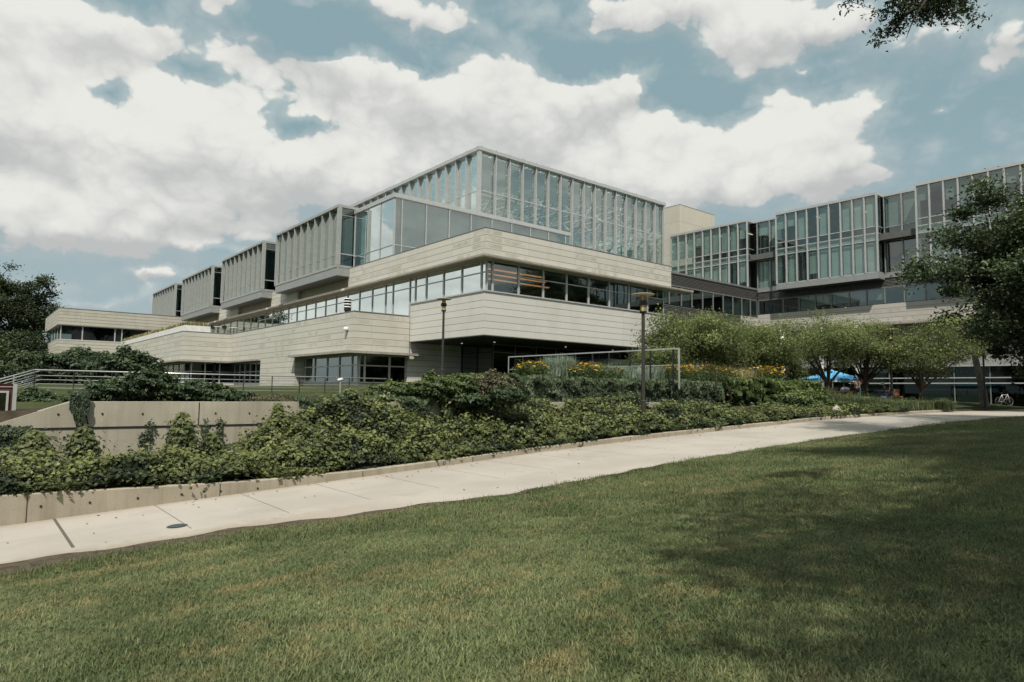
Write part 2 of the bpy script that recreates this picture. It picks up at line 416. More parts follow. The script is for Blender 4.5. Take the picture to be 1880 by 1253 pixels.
def tree(name, label, cat, base, height, rad, crown_z0, mat, bark, n_cl=60, per=140, leaf=.12, trunk_r=.12, group=None, lean=(0, 0), cl_r=.6,
         flat=1., seed=1, fork=.35, multi=1, limb=.5, lightbias=.35, cshift=(0, 0), up=None, limbmat=None, aspect=.55):
    rs = random.Random(seed); rg = np.random.default_rng(seed)
    t = thing(name, label, cat, base, group)
    bx, by, bz = base
    cx, cy = bx + lean[0] + cshift[0], by + lean[1] + cshift[1]
    cz = bz + (height + crown_z0) / 2; rz = (height - crown_z0) / 2
    # cluster centres through the crown, denser near the shell
    C = []
    while len(C) < n_cl:
        d = Vector((rs.gauss(0, 1), rs.gauss(0, 1), rs.gauss(0, 1))).normalized()
        q = rs.random() ** .45
        lump = .76 + .26 * math.sin(3.1 * d.x + seed) * math.cos(2.7 * d.y - seed * 2) + .14 * math.sin(6 * d.z + 5 * d.x) + .20 * rs.random()
        p = Vector((cx + d.x * rad * q * lump, cy + d.y * rad * q * lump, cz + d.z * rz * q * lump))
        if flat < 1 and p.z < cz: p.z = cz + (p.z - cz) * flat
        C.append((p, q))
    mb = MB(); lb = MB()
    fz = bz + crown_z0 * .9 if fork is None else bz + height * fork
    for k in range(multi):
        o = (rs.uniform(-.12, .12) * k, rs.uniform(-.12, .12) * k)
        tp = Vector((bx + lean[0] * .6 + o[0] * 6, by + lean[1] * .6 + o[1] * 6, fz))
        mid = Vector((bx + lean[0] * .2 + rs.uniform(-.05, .05) + o[0], by + lean[1] * .2 + o[1], bz + (fz - bz) * .45))
        mb.tube([(bx + o[0], by + o[1], bz - .25), (bx + o[0], by + o[1], bz + .12), mid, tp], [trunk_r * 1.5, trunk_r * 1.12, trunk_r * .92, trunk_r * .78], 10, True)
        mine = [c for i, c in enumerate(C) if i % multi == k]
        mains = mine[::max(1, len(mine) // 9)]
        nodes = [(tp, trunk_r * .6)]
        for c, q in mains:
            m1 = tp.lerp(c, .4) + Vector((0, 0, rs.uniform(.0, .12) * height * .3)); m2 = tp.lerp(c, .75) + Vector((rs.uniform(-.2, .2), rs.uniform(-.2, .2), rs.uniform(0, .3)))
            lb.tube([tp + (tp - mid).normalized() * -.1, m1, m2, c], [trunk_r * limb, trunk_r * limb * .6, trunk_r * limb * .36, trunk_r * .08], 6, False)
            nodes += [(m1, trunk_r * limb * .5), (m2, trunk_r * limb * .3), (c, trunk_r * .1)]
        for c, q in mine:
            nd = min(nodes, key=lambda a: (a[0] - c).length)
            if (nd[0] - c).length < .15: continue
            mm = nd[0].lerp(c, .5) + Vector((rs.uniform(-.12, .12), rs.uniform(-.12, .12), rs.uniform(-.02, .18)))
            lb.tube([nd[0], mm, c], [min(nd[1], trunk_r * .22), trunk_r * .12, trunk_r * .05], 5, False)
    mb.build('trunk', bark, t, smooth=True)
    lb.build('limbs', limbmat or bark, t, smooth=True)
    P = []; T = []; NN = []
    for c, q in C:
        m = int(per * rs.uniform(.5, 1.4))
        g = rg.normal(size=(m, 3)) * cl_r * rs.uniform(.6, 1.15) * np.array([.62, .62, .36])
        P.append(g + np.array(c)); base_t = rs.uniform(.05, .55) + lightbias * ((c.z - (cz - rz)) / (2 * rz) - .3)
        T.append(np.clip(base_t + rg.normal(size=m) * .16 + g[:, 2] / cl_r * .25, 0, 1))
        nn = rg.normal(size=(m, 3)) * .75 + np.array([0, 0, .9]) + (np.array(c) - np.array((cx, cy, cz))) / rad * .5
        NN.append(nn)
    P = np.concatenate(P); T = np.concatenate(T); NN = np.concatenate(NN)
    sz = leaf * rg.uniform(.6, 1.3, len(P))
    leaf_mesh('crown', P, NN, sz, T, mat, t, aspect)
    return t

def bush(name, label, cat, lumps, mat, n, leaf, parent=None, seed=1, group=None, twig=True, outward=.8, tintb=.0, barkm=None, aspect=.62):
    """leafy shrub: leaves over and inside a union of ellipsoids, on woody stems"""
    rg = np.random.default_rng(seed); rs = random.Random(seed)
    x0 = sum(l[0] for l in lumps) / len(lumps); y0 = sum(l[1] for l in lumps) / len(lumps); z0 = min(l[2] - l[5] for l in lumps)
    t = thing(name, label, cat, (x0, y0, z0), group)
    vol = np.array([l[3] * l[4] + l[4] * l[5] + l[3] * l[5] for l in lumps]); vol = vol / vol.sum()
    P = []; NN = []; T = []
    for l, w in zip(lumps, vol):
        m = int(n * w)
        d = rg.normal(size=(m, 3)); d /= np.linalg.norm(d, axis=1, keepdims=True)
        d[:, 2] = np.abs(d[:, 2]) * np.where(rg.random(m) < .75, 1, -1)
        q = np.where(rg.random(m) < .75, rg.uniform(.86, 1.08, m), rg.uniform(.5, .95, m))
        lum = 1 + .16 * np.sin(d[:, 0] * 7 + seed) * np.cos(d[:, 1] * 6) + .12 * np.sin(d[:, 2] * 9 + d[:, 0] * 5) + rg.normal(size=m) * .05
        p = d * (q * lum)[:, None] * np.array(l[3:6]) + np.array(l[:3])
        P.append(p); NN.append(d * outward + rg.normal(size=(m, 3)) * .45 + np.array([0, 0, .35]))
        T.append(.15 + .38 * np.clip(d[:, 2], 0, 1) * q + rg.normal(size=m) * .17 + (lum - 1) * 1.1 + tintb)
    P = np.concatenate(P); NN = np.concatenate(NN); T = np.concatenate(T)
    leaf_mesh('foliage', P, NN, leaf * rg.uniform(.6, 1.3, len(P)), T, mat, t, aspect)
    mb = MB()
    for l in lumps:
        for k in range(5):
            a = rs.uniform(0, 6.28); q = rs.uniform(.3, .8)
            e = Vector((l[0] + l[3] * q * math.cos(a), l[1] + l[4] * q * math.sin(a), l[2] + l[5] * rs.uniform(.2, .8)))
            b = Vector((l[0] + rs.uniform(-.1, .1), l[1] + rs.uniform(-.1, .1), l[2] - l[5] * .95))
            mb.tube([b, b.lerp(e, .5) + Vector((0, 0, .05)), e], [.025, .018, .006], 5, False)
    mb.build('stems', barkm or MT['barkd'], t, smooth=True)
    return t

def blades(name, P, h, w, lean, tint, mat, parent=None, org=None):
    """curved grass blades: 5 vertices each"""
    n = len(P); P = np.asarray(P, float)
    a = rng.uniform(0, 2 * np.pi, n); L = np.stack([np.cos(a), np.sin(a), np.zeros(n)], 1)
    S = np.stack([-np.sin(a), np.cos(a), np.zeros(n)], 1)
    h = np.asarray(h).reshape(-1, 1) * np.ones((n, 1)); w = np.asarray(w).reshape(-1, 1) * np.ones((n, 1)); lean = np.asarray(lean).reshape(-1, 1) * np.ones((n, 1))
    Z = np.array([0, 0, 1.])
    mid = P + Z * h * .6 + L * lean * h * .3; top = P + Z * h * (1 - lean * .4) + L * lean * h
    V = np.stack([P - S * w, P + S * w, mid + S * w * .8, mid - S * w * .8, top], 1).reshape(-1, 3)
    o0 = ORG[parent] if parent is not None else Vector(org or (0, 0, 0)); V -= np.array(o0)
    me = bpy.data.meshes.new(name); me.vertices.add(5 * n); me.vertices.foreach_set('co', V.astype(np.float32).ravel())
    idx = np.arange(n)[:, None] * 5
    tri = np.concatenate([idx + np.array([0, 1, 2]), idx + np.array([0, 2, 3]), idx + np.array([3, 2, 4])], 1).reshape(-1)
    me.loops.add(len(tri)); me.loops.foreach_set('vertex_index', tri.astype(np.int32))
    me.polygons.add(3 * n); me.polygons.foreach_set('loop_start', (np.arange(3 * n) * 3).astype(np.int32)); me.polygons.foreach_set('loop_total', np.full(3 * n, 3, np.int32))
    at = me.attributes.new('tint', 'FLOAT', 'POINT')
    tt = np.repeat(np.clip(tint, 0, 1), 5).reshape(-1, 5) + np.array([-.2, -.2, 0, 0, .15]); at.data.foreach_set('value', np.clip(tt, 0, 1).astype(np.float32).ravel())
    me.materials.append(mat); me.update(calc_edges=True); me.validate()
    o = bpy.data.objects.new(name, me); link(o, parent, o0)
    if parent is None: o.location = o0
    return o
# ------------------------------------------------------------------ sky
w = bpy.data.worlds.new('World'); sc.world = w; w.use_nodes = True
nt = w.node_tree; nt.nodes.clear(); n = N(nt)
sky = n('ShaderNodeTexSky', sky_type='NISHITA')
sky.sun_disc = False; sky.sun_elevation = math.asin(SUN.z); sky.sun_rotation = math.atan2(SUN.x, SUN.y)
sky.air_density = 1.0; sky.dust_density = 2.0; sky.ozone_density = 1.5; sky.altitude = 200
tc = n('ShaderNodeTexCoord').outputs['Generated']
dirn = n('ShaderNodeVectorMath', {0: tc}, operation='NORMALIZE').outputs[0]
sep = n('ShaderNodeSeparateXYZ', {0: dirn})
az = n.math('ARCTAN2', sep.outputs[0], sep.outputs[1]); el = n.math('ARCSINE', sep.outputs[2])
# warp the cloud coordinates so that the banks get ragged edges
wn = n('ShaderNodeTexNoise', {'Vector': dirn, 'Scale': 7., 'Detail': 5, 'Roughness': .6})
wsep = n('ShaderNodeSeparateXYZ', {0: wn.outputs['Color']})
azw = n.math('ADD', az, n.math('MULTIPLY', n.math('SUBTRACT', wsep.outputs[0], .5), .10))
elw = n.math('ADD', el, n.math('MULTIPLY', n.math('SUBTRACT', wsep.outputs[1], .5), .09))
BL_old = [(90, 50, 260, 80, 1.1), (40, 230, 210, 95, 1.1), (330, 205, 150, 75, .95), (420, 290, 250, 85, 1.1), (120, 400, 300, 55, .8), (560, 345, 250, 75, 1.05),
      (470, 110, 60, 40, .6), (620, 165, 105, 70, 1.0), (800, 205, 170, 80, 1.1), (940, 150, 85, 80, 1.1), (1090, 195, 105, 70, 1.0), (960, 290, 220, 70, 1.05), (740, 20, 130, 42, 1.0),
      (1230, 15, 190, 30, .9), (1390, 80, 95, 62, 1.05), (1260, 262, 90, 38, 1.0), (1470, 225, 95, 62, 1.0), (1340, 345, 250, 48, 1.1), (1580, 25, 200, 50, .8),
      (1840, 85, 90, 62, .9), (1560, 330, 90, 22, .7), (280, 512, 110, 13, .7), (170, 556, 90, 16, .7), (395, 14, 45, 20, .9), (250, 420, 120, 30, .6), (330, 70, 40, 20, .4)]
BL = [(40, 40, 150, 60, 1.0), (190, 60, 130, 55, 1.05), (290, 75, 55, 30, .9), (60, 130, 130, 60, 1.0), (50, 240, 190, 75, 1.15), (150, 280, 160, 70, 1.0), (330, 200, 120, 60, 1.05), (420, 190, 55, 60, .95), (400, 290, 210, 75, 1.15),
      (110, 405, 250, 60, 1.15), (290, 400, 150, 50, 1.0), (545, 350, 230, 75, 1.1), (455, 105, 48, 36, .75), (480, 75, 30, 15, .5), (600, 130, 75, 50, 1.0), (690, 150, 80, 55, 1.1), (650, 200, 150, 45, .9), (800, 190, 130, 70, 1.15), (930, 145, 62, 58, 1.1), (960, 230, 170, 70, 1.15), (1090, 175, 85, 50, 1.0), (1165, 180, 50, 55, .8),
      (960, 310, 240, 55, 1.05), (700, 280, 150, 70, 1.0), (740, 22, 120, 36, 1.05), (830, 35, 45, 22, .7), (1220, 18, 150, 34, 1.25), (1130, 30, 50, 20, .7), (1380, 85, 80, 58, 1.3), (1420, 40, 130, 42, 1.15), (1255, 262, 90, 36, 1.4), (1330, 288, 70, 26, 1.1), (1440, 205, 56, 32, 1.15), (1560, 205, 52, 30, 1.1), (1490, 255, 110, 55, 1.3),
      (1370, 340, 210, 48, 1.3), (1170, 345, 120, 45, 1.1), (1540, 320, 80, 34, 1.1), (1605, 330, 36, 14, .7), (1560, 25, 160, 38, .8), (1690, 60, 90, 40, .45), (1830, 60, 80, 50, .95), (1830, 105, 60, 22, .9), (1555, 98, 28, 12, .6), (1480, 120, 22, 10, .5), (1715, 192, 24, 8, .6),
      (540, 222, 80, 30, -.8), (205, 172, 46, 28, -.75), (125, 195, 34, 14, -.35), (340, 118, 60, 26, -.75), (545, 70, 75, 42, -1.0), (760, 118, 60, 32, -.9), (1060, 110, 80, 30, -.9), (1240, 180, 90, 30, -.9), (560, 332, 34, 10, -.7), (430, 480, 90, 14, -.6), (620, 60, 60, 40, -.6), (285, 512, 70, 12, .8), (175, 556, 80, 14, .75), (100, 520, 40, 8, .5), (400, 14, 42, 22, 1.0), (180, 450, 200, 22, .5)]
acc = None; top_ = None
uvw = n('ShaderNodeCombineXYZ', {0: azw, 1: elw, 2: 0.}).outputs[0]
for px, py, rx, ry, a in BL:
    d = unit(ray(px, py)); d1 = unit(ray(px + rx, py)); d2 = unit(ray(px, py - ry))
    a0, e0 = math.atan2(d[0], d[1]), math.asin(d[2])
    ra = (abs(math.atan2(d1[0], d1[1]) - a0) or .01) * 2.1; re = abs(math.asin(d2[2]) - e0) * 2.1
    mp_ = n('ShaderNodeMapping', {'Vector': uvw, 'Location': (-a0 / ra, -e0 / re, 0), 'Scale': (1 / ra, 1 / re, 1)}).outputs[0]
    g = n('ShaderNodeTexGradient', {'Vector': mp_}, gradient_type='QUADRATIC_SPHERE').outputs['Fac']
    acc = n.math('MULTIPLY', g, a * 1.12) if acc is None else n.math('MULTIPLY_ADD', g, a * 1.12, acc)
    if rx >= 70:
        yy = n('ShaderNodeSeparateXYZ', {0: mp_}).outputs[1]; yg = n.math('MULTIPLY', yy, g)
        top_ = yg if top_ is None else n.math('ADD', top_, yg)
# outside the photographed part of the sky: broken cumulus everywhere
wide = n.ramp(n.noise(dirn, 2.6, 3), .42, .58)
away = n.math('SUBTRACT', 1, n.ramp(n('ShaderNodeVectorMath', {0: dirn, 1: tuple(fw)}, operation='DOT_PRODUCT').outputs['Value'], .60, .76))
acc = n.math('ADD', acc, n.math('MULTIPLY', n.math('MULTIPLY', wide, away), 1.1))
mp = n('ShaderNodeMapping', {'Vector': dirn, 'Scale': (1, 1, 1.5)}).outputs[0]
nz = n.noise(mp, 7., 8, .58)
bw_ = n('ShaderNodeVectorMath', {0: mp, 1: n('ShaderNodeVectorMath', {0: wn.outputs['Color'], 1: (.05, .05, .05)}, operation='MULTIPLY').outputs[0]}, operation='ADD').outputs[0]
b1_ = n.math('ABSOLUTE', n.math('SUBTRACT', n.noise(bw_, 11., 1, .5), .5)); b2_ = n.math('ABSOLUTE', n.math('SUBTRACT', n.noise(bw_, 27., 2, .5), .5))
bil = n.math('ADD', n.math('MULTIPLY', b1_, 2.2), n.math('MULTIPLY', b2_, 1.5))
dens = n.math('ADD', acc, n.math('ADD', n.math('MULTIPLY', n.math('SUBTRACT', nz, .5), 1.5), n.math('SUBTRACT', n.math('MULTIPLY', bil, .75), .16)))
mask = n.ramp(dens, .40, .74)
thin = n.math('MULTIPLY', n.ramp(dens, -.10, .62), .30)
mask = n.math('MAXIMUM', mask, thin)
mask = n.math('MULTIPLY', mask, n.ramp(el, -.02, .10))
# light and shade inside the clouds: sunlit tops and billows, greyer undersides where several banks pile up
soft = n.noise(mp, 4.2, 4, .55)
rel = n.math('DIVIDE', top_, n.math('ADD', acc, .25))
lit = n.math('ADD', n.math('MULTIPLY', rel, 2.3), n.math('ADD', n.math('MULTIPLY', bil, .55), n.math('MULTIPLY', n.math('SUBTRACT', soft, .5), 1.2)))
lit = n.ramp(n.math('ADD', lit, .25), -.15, .75)
ccol = n.mix(lit, (5.1, 5.25, 5.25), (8.2, 8.2, 7.75))
hsv = n('ShaderNodeHueSaturation', {'Hue': .475, 'Saturation': .62, 'Value': 1.0, 'Color': sky.outputs[0]}).outputs[0]
blue = n.mix(.9, hsv, (2.65, 3.95, 4.35))
hz = n.math('SUBTRACT', 1, n.ramp(el, .0, .42))
blue = n.mix(n.math('MULTIPLY', hz, .85), blue, (4.0, 4.9, 5.15))
# below the horizon: dull ground colour
final = n.mix(mask, blue, ccol)
final = n.mix(n.ramp(el, -.03, .0), (.9, 1.0, .75), final)
bg = n('ShaderNodeBackground', {'Color': final, 'Strength': .1})
ow = n('ShaderNodeOutputWorld', {0: bg.outputs[0]})
w.cycles.sampling_method = 'MANUAL'; w.cycles.sample_map_resolution = 512

# ------------------------------------------------------------------ ground
PT = [(-400, -6), (-30, -3.2), (-8, -2.68), (.58, -2.26), (2.8, -2.14), (5.8, -1.98), (9.4, -1.79), (12.2, -1.62), (16.4, -1.43), (19.8, -1.31), (27.7, -1.04), (34.3, -.91), (43.3, -.8), (58, -.75), (100, -.7), (900, -.7)]
PXs = [p[0] for p in PT]; PZs = [p[1] for p in PT]
def P(x): return np.interp(x, PXs, PZs)
def Yn(x): return np.interp(x, [-30, .5, 3.3, 5.75, 8, 20, 40, 100], [10.9, 10.62, 10.39, 9.9, 9.5, 9.6, 9.1, 8.5])
KT = lambda x: np.interp(x, [-8, .58, 2.8, 4.6, 7, 45], [.62, .50, .34, .22, .15, .12])      # kerb height above the path
def ss(a, b, v): t = np.clip((v - a) / (b - a), 0, 1); return t * t * (3 - 2 * t)
def H(x, y):
    x = np.asarray(x, float); y = np.asarray(y, float)
    p = P(x)
    lawn = p - .03 + .072 * np.clip(Yn(x) - y, 0, 60) + .05 * (fbm(x, y, 3, .18) - .5) * ss(0, 2, Yn(x) - y)
    bedt = np.where(x < 34, np.interp(x, [0, 4, 6.5, 10, 30], [-1.62, -1.45, -1.05, -.95, -.85]), p + .15)
    bed = p + KT(x) - .06 + (bedt - (p + KT(x) - .06)) * ss(13.8, 15.9, y)
    rear_l = -.50 + .55 * ss(18, 40, y) - .5 * ss(2, -8, x)                      # grass terrace on the left
    rear_m = .45 - .40 * ss(26, 34, y) * ss(30, 10, x)
    rear = rear_l + (rear_m - rear_l) * np.where(y < 18.5, ss(13.2, 14.2, x), ss(14.2, 16.5, x)) * ss(17.1, 17.3, y)
    far = p + .12 + .28 * ss(14, 18, y)
    rear = rear + (far - rear) * ss(33.5, 37, x)
    z = np.where(y < Yn(x), lawn, np.where(y < 13.55, p - .03, np.where(y < 16.05, np.where(x < 34, bed, far), rear)))
    return z
def axis(parts):
    out = []
    for a, b, s in parts: out += list(np.arange(a, b, s))
    return np.array(out + [parts[-1][1]])
gx = axis([(-400, -60, 40), (-60, -12, 4), (-12, 50, .5), (50, 90, 2), (90, 900, 90)])
gy = axis([(-300, -40, 40), (-40, -8, 4), (-8, 9, .5), (9, 11.2, .1), (11.2, 13.3, .4), (13.3, 13.52, .2), (13.52, 13.6, .08), (13.6, 15.9, .3), (15.9, 16.2, .1), (16.2, 17, .4), (17.0, 17.4, .1), (17.4, 45, .8), (45, 120, 6), (120, 900, 90)])
GX, GY = np.meshgrid(gx, gy, indexing='ij'); GZ = H(GX, GY)
nx, ny = GX.shape
V = np.stack([GX, GY, GZ], -1).reshape(-1, 3)
ii, jj = np.meshgrid(np.arange(nx - 1), np.arange(ny - 1), indexing='ij'); a = (ii * ny + jj).ravel()
Fq = np.stack([a, a + ny, a + ny + 1, a + 1], 1)
me = bpy.data.meshes.new('ground'); me.from_pydata(V.tolist(), [], Fq.tolist()); me.polygons.foreach_set('use_smooth', [True] * len(me.polygons))
m, nt, out = new_mat('ground_material'); n = N(nt)
pos = n('ShaderNodeNewGeometry').outputs['Position']; sep = n('ShaderNodeSeparateXYZ', {0: pos})
g1 = n.noise(pos, .35, 4); g2 = n.noise(pos, 3.5, 4); g3 = n.noise(pos, 40, 3, .7)
gr = n.mix(n.ramp(g1, .35, .65), (.040, .058, .022), (.075, .09, .034))
gr = n.mix(n.math('MULTIPLY', n.ramp(g2, .5, .75), .5), gr, (.11, .095, .04))
gr = n.mix(n.math('MULTIPLY', g3, .5), gr, (.022, .028, .012))
so_ = n.mix(n.ramp(g2, .3, .7), (.035, .03, .022), (.07, .058, .04))
inbed = n.math('MULTIPLY', n.ramp(sep.outputs[1], 13.4, 13.5), n.math('SUBTRACT', 1, n.ramp(sep.outputs[1], 17.6, 18.2)))
inbed = n.math('MULTIPLY', inbed, n.math('SUBTRACT', 1, n.ramp(sep.outputs[0], 44, 46)))
c = n.mix(inbed, gr, so_)
bp = n('ShaderNodeBump', {'Strength': .8, 'Distance': .03, 'Height': n.math('ADD', g3, g2)}).outputs[0]
b = bsdf(n, c, .95, 0, .1, bp); nt.links.new(b.outputs[0], out.inputs[0])
me.materials.append(m)
ground = bpy.data.objects.new('ground', me); COL.objects.link(ground)
tag(ground, 'rolling ground with mown lawn, planting beds and grass terrace around the stone building', 'ground', kind='structure')

# path
m, nt, out = new_mat('path_concrete'); n = N(nt)
pos = n('ShaderNodeNewGeometry').outputs['Position']; sep = n('ShaderNodeSeparateXYZ', {0: pos})
c1 = n.noise(pos, .5, 5); c2 = n.noise(pos, 6, 4); c3 = n.noise(pos, 60, 3, .7)
base = n.mix(n.ramp(c1, .35, .65), (.335, .308, .270), (.395, .365, .325))
base = n.mix(n.math('MULTIPLY', n.ramp(c2, .5, .8), .2), base, (.42, .36, .29))
base = n.mix(n.math('MULTIPLY', n.ramp(c3, .5, .8), .25), base, (.38, .33, .27))
# slab-to-slab tone
sid = n.math('FLOOR', n.math('DIVIDE', n.math('SUBTRACT', sep.outputs[0], 1.29), 1.5))
wn_ = n('ShaderNodeTexWhiteNoise', {1: sid}, noise_dimensions='1D').outputs['Value']
base = n.mix(n.math('MULTIPLY', wn_, .12), base, (.42, .38, .33))
fx = n.math('FRACT', n.math('DIVIDE', n.math('ADD', sep.outputs[0], 150 - 1.29 + .008), 1.5))
jt = n.math('LESS_THAN', fx, .013)
thick = n.math('LESS_THAN', n.math('ABSOLUTE', n.math('SUBTRACT', sep.outputs[0], 1.29)), .022)
ymid = n.math('LESS_THAN', n.math('ABSOLUTE', n.math('SUBTRACT', sep.outputs[1], 12.1)), .008)
jt = n.math('MAXIMUM', n.math('MULTIPLY', jt, .85), thick)
jt = n.math('MULTIPLY', jt, n.math('GREATER_THAN', sep.outputs[1], 10.98))
jt = n.math('MAXIMUM', jt, n.math('MULTIPLY', ymid, .3))
# dusty stain towards the lawn edge
edge = n.math('SUBTRACT', 1, n.ramp(n.math('ADD', sep.outputs[1], n.math('MULTIPLY', n.math('SUBTRACT', c2, .5), .8)), 10.45, 11.0))
base = n.mix(n.math('MULTIPLY', n.math('MULTIPLY', edge, n.math('SUBTRACT', 1, n.ramp(sep.outputs[0], 3, 7))), .6), base, (.26, .21, .15))
blot = n.ramp(n.noise(pos, .8, 6, .7), .52, .72)
base = n.mix(n.math('MULTIPLY', blot, .28), base, (.20, .185, .16))
spk = n.ramp(n.noise(pos, 9., 2, .5), .74, .78)
base = n.mix(n.math('MULTIPLY', spk, .12), base, (.12, .10, .08))
ek = n.math('SUBTRACT', 1, n.ramp(n.math('ADD', n.math('MULTIPLY', sep.outputs[1], -1), n.math('MULTIPLY', c2, .3)), -13.45, -13.15))
base = n.mix(n.math('MULTIPLY', n.ramp(n.math('ADD', sep.outputs[1], n.math('MULTIPLY', c2, .2)), 13.3, 13.55), .35), base, (.27, .22, .16))
base = n.mix(n.math('MULTIPLY', jt, .8), base, (.05, .042, .034))
bp = n('ShaderNodeBump', {'Strength': .3, 'Distance': .006, 'Height': c3}).outputs[0]
b = bsdf(n, base, .85, 0, .2, bp); nt.links.new(b.outputs[0], out.inputs[0])
xs = np.concatenate([np.arange(-40, 46, .5), np.arange(46, 120, 4)]); mb = MB()
def path_near(x): return float(Yn(x)) + .06 * math.sin(x * 2.3) * (1 if x < 9 else .4) + .05 * math.sin(x * 6.1 + 1)
for a_, b_ in zip(xs, xs[1:]):
    ya, yb = path_near(a_), path_near(b_)
    fa = 13.5 if a_ < 44 else min(19, 13.5 + (a_ - 44) * .35); fb = 13.5 if b_ < 44 else min(19, 13.5 + (b_ - 44) * .35)
    za, zb = float(P(a_)) + .004, float(P(b_)) + .004
    fz = lambda x, f, z: z if x < 44 else float(H(x, f - .01)) + .015
    mb.quad((a_, ya, za), (b_, yb, zb), (b_, 13.5, zb), (a_, 13.5, za))
    if b_ > 44.5: mb.quad((a_, 13.5, za), (b_, 13.5, zb), (b_, fb, max(zb, fz(b_, fb, zb))), (a_, fa, max(za, fz(a_, fa, za))))
path = mb.build('path', m); tag(path, 'pale concrete footpath rising to the right between kerb and lawn', 'path', kind='structure')

# dirt strip between path and grass
mb = MB()
for a_, b_ in zip(np.arange(-6, 14, .2), np.arange(-5.8, 14.2, .2)):
    wa = .12 + .60 * max(0, 1 - max(0, a_) / 9) * (.6 + .6 * float(vnoise(a_, 0, 4, 1.7))); wb = .12 + .60 * max(0, 1 - max(0, b_) / 9) * (.6 + .6 * float(vnoise(b_, 0, 4, 1.7)))
    ya, yb = path_near(a_) + .03, path_near(b_) + .03
    ha = lambda x, y: float(H(x, y))
    za, zb = float(P(a_)) + .012, float(P(b_)) + .012
    mb.quad((a_, ya - wa, max(ha(a_, ya - wa), float(P(a_))) + .02), (b_, yb - wb, max(ha(b_, yb - wb), float(P(b_))) + .02), (b_, yb, zb), (a_, ya, za))
o = mb.build('dirt_strip', simple('bare_dirt', (.085, .07, .050), .95, 0, .4, 6, .1, .8)); tag(o, 'strip of bare crumbly dirt along the lawn edge of the footpath', 'dirt', kind='structure')

# manhole
mx, my = 3.05, 10.93 + .55
rr_ = ray(325, 967); tt = 1
while rr_[2] * tt > P(rr_[0] * tt): tt += .02
mx, my = rr_[0] * tt, rr_[1] * tt; mz = float(P(mx)) + .008
t = thing('manhole_cover', 'small round dark iron access cover set in the concrete footpath', 'manhole cover', (mx, my, mz))
mb = MB(); slope = (float(P(mx + .2)) - float(P(mx - .2))) / .4
ring = [(mx + .15 * math.cos(k / 24 * 6.2832), my + .15 * math.sin(k / 24 * 6.2832), mz + .15 * math.cos(k / 24 * 6.2832) * slope) for k in range(24)]
mb.poly(ring); mb.build('rim', MT['louver'], t)
ring = [(mx + .13 * math.cos(k / 24 * 6.2832), my + .13 * math.sin(k / 24 * 6.2832), mz + .006 + .13 * math.cos(k / 24 * 6.2832) * slope) for k in range(24)]
mb = MB().poly(ring); mb.build('lid', MT['iron'], t)

# ------------------------------------------------------------------ mown grass, instanced tufts on the lawn ("stuff")
def tuft(name, nb, spread, h, seed):
    r = np.random.default_rng(seed); vs = []; fs = []; tn = []
    for i in range(nb):
        q = r.normal(size=2) * spread; a = r.uniform(0, 6.28); hh = h * r.uniform(.55, 1.25); w_ = .0031 * r.uniform(.8, 1.5); ln = r.uniform(.1, .75)
        S = np.array([-math.sin(a), math.cos(a), 0]) * w_; L = np.array([math.cos(a), math.sin(a), 0]); p = np.array([q[0], q[1], -.01])
        k = len(vs); mid = p + L * ln * hh * .35 + np.array([0, 0, hh * .62]); top = p + L * ln * hh + np.array([0, 0, hh * (1 - ln * .35)])
        vs += [p - S, p + S, mid + S * .8, mid - S * .8, top]; fs += [(k, k + 1, k + 2, k + 3), (k + 3, k + 2, k + 4)]
        v = r.random(); tn += [v * .6, v * .6, v * .8 + .1, v * .8 + .1, v * .8 + .2]
    me = bpy.data.meshes.new(name); me.from_pydata([tuple(v) for v in vs], [], fs)
    at = me.attributes.new('tint', 'FLOAT', 'POINT'); at.data.foreach_set('value', np.array(tn, np.float32))
    return me
m, nt, out = new_mat('lawn_blade'); n = N(nt)
a = n('ShaderNodeAttribute', attribute_name='tint').outputs['Fac']
pos = n('ShaderNodeNewGeometry').outputs['Position']
rnd = n('ShaderNodeObjectInfo').outputs['Random']
st = n('ShaderNodeMapping', {'Vector': pos, 'Rotation': (0, 0, .35), 'Scale': (.22, 1.0, 1)}).outputs[0]
dry = n.ramp(n.math('ADD', n.math('MULTIPLY', n.noise(st, 1.3, 4, .65), .55), n.math('MULTIPLY', n.noise(pos, 3.6, 3), .45)), .47, .68)
v = n.math('ADD', n.math('MULTIPLY', a, .55), n.math('MULTIPLY', rnd, .45))
big_ = n.ramp(n.noise(pos, .55, 4, .6), .36, .64)
c = n.mix(big_, n.mix(v, (.044, .066, .026), (.165, .212, .086)), n.mix(v, (.062, .086, .036), (.285, .335, .150)))
yel = n.mix(v, (.16, .13, .055), (.50, .40, .20))
cmb = n.math('ADD', n.math('MULTIPLY', dry, .58), n.math('MULTIPLY', n.ramp(rnd, .85, .97), .25), clamp=True)
c = n.mix(cmb, c, yel)
d = bsdf(n, c, .5, 0, .3); t_ = n('ShaderNodeBsdfTranslucent', {'Color': c})
mx_ = n('ShaderNodeMixShader', {0: .3, 1: d.outputs[0], 2: t_.outputs[0]}); nt.links.new(mx_.outputs[0], out.inputs[0])
tufts = [tuft('grass_tuft', 24, .055, .075, 3 + i) for i in range(3)]
big = [tuft('grass_tuft_wide', 34, .12, .075, 13 + i) for i in range(2)]
for me in tufts + big: me.materials.append(m)
